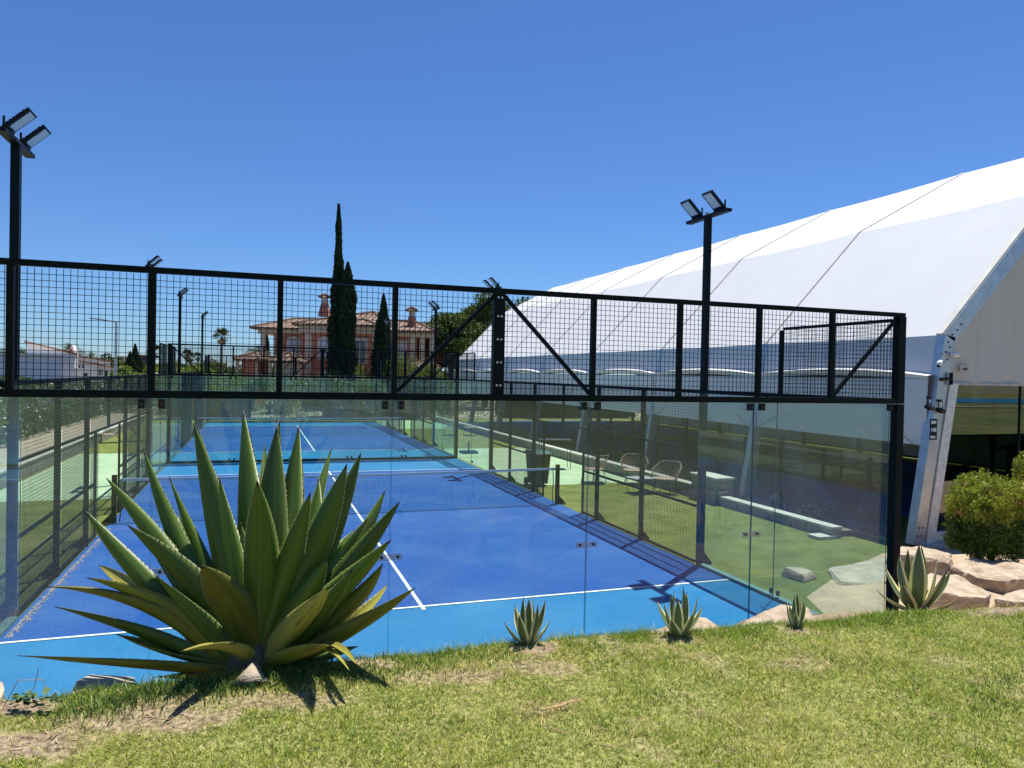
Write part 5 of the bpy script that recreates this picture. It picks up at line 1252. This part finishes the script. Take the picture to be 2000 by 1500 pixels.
# ------------------------------------------------------------ white houses on the left
def WH(u0, u1, v0, v1, t, dep, nm, root, mat, dz=0, yoff=0):
    p = Vector(at(u0, v1, t)) ; k = t / FPX; 
    return MB().box((0, yoff, 0), ((u1 - u0) * k, yoff + dep, (v1 - v0) * k)).build(nm, mat, root), p
def house(label, t, u0, u1, vt, vbm, dep=8, slope=None, wins=(), roofv=None, mat='wall', roofmat='redroof'):
    kz = t / FPX; th = math.atan((1000 - (u0 + u1) / 2) / FPX); k = kz * math.cos(th); p = at(u0, vbm, t); hzn = (vbm - vt) * kz; wd = (u1 - u0) * k
    r = empty('white_house', p, math.atan2(VR.y, VR.x) + th, label, 'house', 'white houses beyond the car park')
    sl = (slope or 0) * kz
    MB().poly([(0, 0, -4), (wd, 0, -4), (wd, 0, hzn - sl), (0, 0, hzn)], (0, dep, 0)).build('wall', mat, r)
    ov = .25; MB().poly([(-ov, -ov, hzn + .005), (wd + ov, -ov, hzn - sl - .0 + .005), (wd + ov, -ov, hzn - sl + .14), (-ov, -ov, hzn + .14)], (0, dep + 2 * ov, 0)).build('roof', roofmat, r)
    for (a, b, c, d) in wins:
        f = MB().box(((a - u0) * k, -.05, (vbm - d) * kz), ((b - u0) * k, -.002, (vbm - c) * kz)).build('window', 'dglass', r)
    return r, k
house('big white house with a plain grey gable wall and sloping orange roof', 72, 52, 146, 668, 750, 10, 22)
r, k = house('flat white boundary block in front of the sloping roof house', 68, -10, 121, 692, 752, 5, 0, roofmat='wall')
r, k = house('white house wing with small windows and curved balcony', 78, 122, 188, 702, 750, 8, 8, ((130, 133, 713, 724), (138, 145, 712, 724), (148, 156, 712, 718), (160, 164, 712, 718), (163, 171, 728, 734)))
# pointed white chimney
q = at(138, 700, 75); rr = empty('white_chimney', q, math.atan2(VR.y, VR.x), 'pointed white chimney stack above the house wing', 'chimney'); kk = 75 / FPX
MB().poly([(-6 * kk, 0, -1), (7 * kk, 0, -1), (7 * kk, 0, 14 * kk), (2 * kk, 0, 27 * kk), (-6 * kk, 0, 14 * kk)], (0, .7, 0)).build('stack', 'wall', rr); MB().box((-2 * kk, -.02, 15 * kk), (2 * kk, 0, 18 * kk)).build('vent', 'dglass', rr)
r, k = house('long low white house with an orange roof, right of the wing', 92, 145, 216, 694, 750, 8, 12, ((150, 153, 700, 706),))
r, k = house('cream house with dark windows and an arched porch', 82, 190, 226, 712, 750, 6, 8, ((193, 196, 722, 733), (198, 200, 722, 733), (205, 210, 724, 745), (218, 222, 724, 735)))
r, k = house('distant house with a red tiled roof behind the street lamp', 130, 226, 254, 697, 750, 8, 0, ((232, 236, 704, 708), (243, 247, 704, 708)))
r, k = house('distant dark walled building right of the small cypresses', 135, 266, 292, 694, 750, 8, 0, ((270, 288, 702, 712),), mat='roofd')
r, k = house('tiny far white house with an orange roof near the round palm', 200, 395, 440, 709, 740, 10, 0)

# street lamp
q, zt = onray(227, 628, 46); zt = at(227, 628, 46).z
sl_ = empty('street_lamp', (q.x, q.y, .5), math.atan2(VR.y, VR.x), 'grey street lamp with a long arm before the white houses', 'street lamp'); hh = zt - .5
MB().tube([(0, 0, 0), (0, 0, hh)], [.10, .07], 10).build('pole', 'alu', sl_); MB().tube([(0, 0, hh - .02), (-.9, 0, hh + .1), (-1.3, 0, hh + .14)], .045, 8).build('arm', 'alu', sl_)
MB().bar((-1.05, 0, hh + .13), (-1.65, 0, hh + .17), .22, .08).build('lamp_head', 'alu', sl_)

# ------------------------------------------------------------ furniture
def chair(label, loc, rz, group):
    r = empty('rattan_chair', loc, rz, label, 'chair', group); V = MB()
    W = .35
    # shell of woven strips: back wraps into arms
    arc = []
    for i in range(17):
        a = math.radians(-100 + 200 * i / 16); f = math.cos(a * .9); arc.append(a)
    def rim(a, lev):      # lev 0 seat edge .. 1 top rim
        hb = .86 if abs(a) < .7 else (.86 - (abs(a) - .7) * .27); z = .42 + (max(hb, .64) - .42) * lev; rr = W * (0.9 + .28 * lev)
        return Vector((math.sin(a) * rr, -math.cos(a) * rr * (1 + .12 * lev), z))
    for i in range(0, 17):
        V.tube([rim(arc[i], 0), rim(arc[i], .5), rim(arc[i], 1)], .0055, 4)
    for lev in (.2, .35, .5, .65, .8): V.tube([rim(a, lev) for a in arc], .0055, 4)
    V.build('woven_back', 'rattan', r)
    V = MB(); V.tube([rim(a, 1) for a in arc], .014, 6); V.tube([rim(arc[0], 1), rim(arc[0], 0)], .014, 6); V.tube([rim(arc[-1], 1), rim(arc[-1], 0)], .014, 6); V.build('rim', 'rattan', r)
    V = MB(); V.tube([(0, 0, .405), (0, 0, .43)], [W * .95, W * .97], 20); V.build('seat', 'rattan', r)
    for sx in (-1, 1):
        for sy in (-1, 1):
            MB().tube([(sx * .2, sy * .2, .405), (sx * .27, sy * .27, 0)], .011, 6).build('leg', 'legm', r)
    for sx in (-1, 1): MB().tube([(sx * .27, -.27, .012), (sx * .27, .27, .012)], .010, 6).build('runner', 'legm', r)
    return r
ch0 = chair('rattan armchair behind the net post, seat turned away', (7.5, 3.25, 0), .3, None)
lst = [('rattan armchair behind the glass table, half hidden by a fence post', (8.6, 2.75, 0), 2.6), ('rattan armchair nearest the low wall pier, facing left', (8.6, .95, 0), 2.15),
       ('rattan chair left of its twin, far down the right side', (7.3, 20.1, 0), 1.2), ('rattan chair right of its twin, far down beside the end post', (8.4, 20.0, 0), 2.2),
       ('rattan armchair inside the tent, left of the other', (14.2, 19, 0), 1), ('rattan armchair inside the tent, right of the other', (15.2, 18.6, 0), -1)]
tag(ch0, None, None, 'rattan chairs around the courts'); ch0.scale = (1.0, 1.0, 1.0)
for lb, lc, rz in lst: c = copy_tree(ch0); c.scale = (1.0, 1.0, 1.0); c.location = lc; c.rotation_euler = (0, 0, rz); tag(c, lb, 'chair', 'rattan chairs around the courts')
tb = empty('side_table', (7.95, 1.15, 0), .1, 'low square table with a pale glass top between the rattan chairs', 'table')
MB().box((-.36, -.3, .42), (.36, .3, .435)).build('tabletop', 'tabm', tb)
for s in (-1, 1): MB().tube([(s * .3, -.26, .415), (s * .26, -.26, .02), (s * .26, .26, .02), (s * .3, .26, .415)], .011, 6).build('leg', 'legm', tb)
def lounger(label, loc, rz):
    r = empty('sun_chair', loc, rz, label, 'sun chair', 'sun chairs beside the left bed'); m = MB()
    for s in (-1, 1): m.tube([(s * .28, .5, .0), (s * .28, .42, .38), (s * .28, -.1, .34), (s * .28, -.5, .85)], .016, 6); m.tube([(s * .28, -.4, 0), (s * .28, -.1, .34)], .016, 6); m.tube([(s * .29, -.28, .58), (s * .3, .2, .58), (s * .3, .38, .36)], .016, 6)
    m.build('frame', 'rattan', r); MB().poly([(-.27, .4, .37), (.27, .4, .37), (.27, -.1, .33), (-.27, -.1, .33)], (0, 0, .02)).build('seat', 'rattan', r); MB().poly([(-.27, -.1, .345), (.27, -.1, .345), (.27, -.5, .84), (-.27, -.5, .84)], (0, .02, .02)).build('backrest', 'rattan', r)
    return r
l0 = lounger('pinkish sun chair with a reclined back, left one of the pair', (-8.0, 18.0, 0), 1.8)
l1 = copy_tree(l0); l1.location = (-7.1, 18.6, 0); l1.rotation_euler = (0, 0, -1.3); tag(l1, 'pinkish sun chair half hidden by fence posts, right one of the pair')
# bin
bn = empty('wheelie_bin', (5.65, 3.2, 0), .25, 'dark green wheelie bin standing behind the net by the side fence', 'bin')
m = MB(); m.v = [(-.20, -.24, .05), (.20, -.24, .05), (.20, .22, .05), (-.20, .22, .05), (-.25, -.30, .92), (.25, -.30, .92), (.25, .28, .92), (-.25, .28, .92)]; m.f = [(0, 3, 2, 1), (0, 1, 5, 4), (1, 2, 6, 5), (2, 3, 7, 6), (3, 0, 4, 7), (4, 5, 6, 7)]; m.build('body', 'binm', bn)
m = MB(); m.v = [(-.27, -.33, .93), (.27, -.33, .93), (.27, .30, .93), (-.27, .30, .93), (-.24, -.2, 1.0), (.24, -.2, 1.0), (.24, .30, 1.02), (-.24, .30, 1.02)]; m.f = [(0, 3, 2, 1), (0, 1, 5, 4), (1, 2, 6, 5), (2, 3, 7, 6), (3, 0, 4, 7), (4, 5, 6, 7)]; m.build('lid', 'binl', bn)
for s in (-1, 1): MB().tube([(s * .21, .24, .10), (s * .26, .24, .10)], .1, 14).build('wheel', 'tyre', bn)
MB().tube([(-.24, .36, .95), (.24, .36, .95)], .016, 8).bar((-.22, .28, .95), (-.22, .36, .95), .03).bar((.22, .28, .95), (.22, .36, .95), .03).build('handle', 'binm', bn)
# metal framed sun canopy chair behind the net
sw = empty('folding_table', (7.6, 6.6, 0), -.2, 'tall dark folding table on thin black legs between the bin and the chairs', 'table')
MB().box((-.55, -.3, .98), (.55, .3, 1.01)).build('tabletop', 'legm', sw)
for sx in (-1, 1): MB().tube([(sx * .5, -.25, .98), (sx * .52, -.27, 0), (sx * .52, .27, 0), (sx * .5, .25, .98)], .013, 6).build('leg', 'legm', sw)
ub = empty('parasol_base', (5.95, 11.7, 0), 0, 'grey parasol base with a short tube on the pale green path', 'parasol base')
MB().box((-.32, -.3, .005), (.32, .3, .09)).build('base', 'pole', ub); MB().tube([(0, 0, .09), (0, 0, .5)], .03, 10).build('tube', 'pole', ub)

# cars
def car(label, loc, rz, mat):
    r = empty('parked_car', loc, rz, label, 'car', 'cars parked behind the left hedge'); m = MB()
    def sect(pts, hw, hw2): 
        n = len(pts); k = len(m.v)
        for x, z in pts: f = (hw2 if z > .95 else hw); m.v.append((x, -f, z)); m.v.append((x, f, z))
        for i in range(n): a, b = k + 2 * i, k + 2 * ((i + 1) % n); m.f.append((a, b, b + 1, a + 1))
        m.f.append(tuple(k + 2 * i for i in range(n))[::-1]); m.f.append(tuple(k + 2 * i + 1 for i in range(n)))
    sect([(-2.1, .3), (2.1, .3), (2.15, .65), (1.9, .82), (1.1, .94), (-1.9, .94), (-2.1, .75)], .86, .86)
    b = m.build('body', mat, r); m = MB(); sect([(1.1, .945), (.35, 1.43), (-1.1, 1.45), (-1.85, .945)], .82, .66); m.build('cabin', 'dglass', r)
    MB().poly([(.42, -.62, 1.44), (.42, .62, 1.44), (-1.15, .62, 1.69), (-1.15, -.62, 1.69)], (0, 0, .04)).build('roof', mat, r)
    for x in (-1.3, 1.3):
        for s in (-1, 1): w_ = MB().tube([(x, s * .7, .31), (x, s * .88, .31)], .31, 16).build('wheel', 'tyre', r); MB().tube([(x, s * .88, .31), (x, s * .895, .31)], .18, 12).build('rim', 'alu', w_)
    for s in (-1, 1): MB().box((2.08, s * .6 - .15, .62), (2.17, s * .6 + .15, .74)).build('headlight', 'lens', r)
    return r
car('silver car at the left edge behind the hedge', (-14.6, 9.0, 1.0), 1.25, 'cars'); car('white car whose roof shows above the left side fence', (-15.0, 14.5, 1.0), 1.2, 'carw')
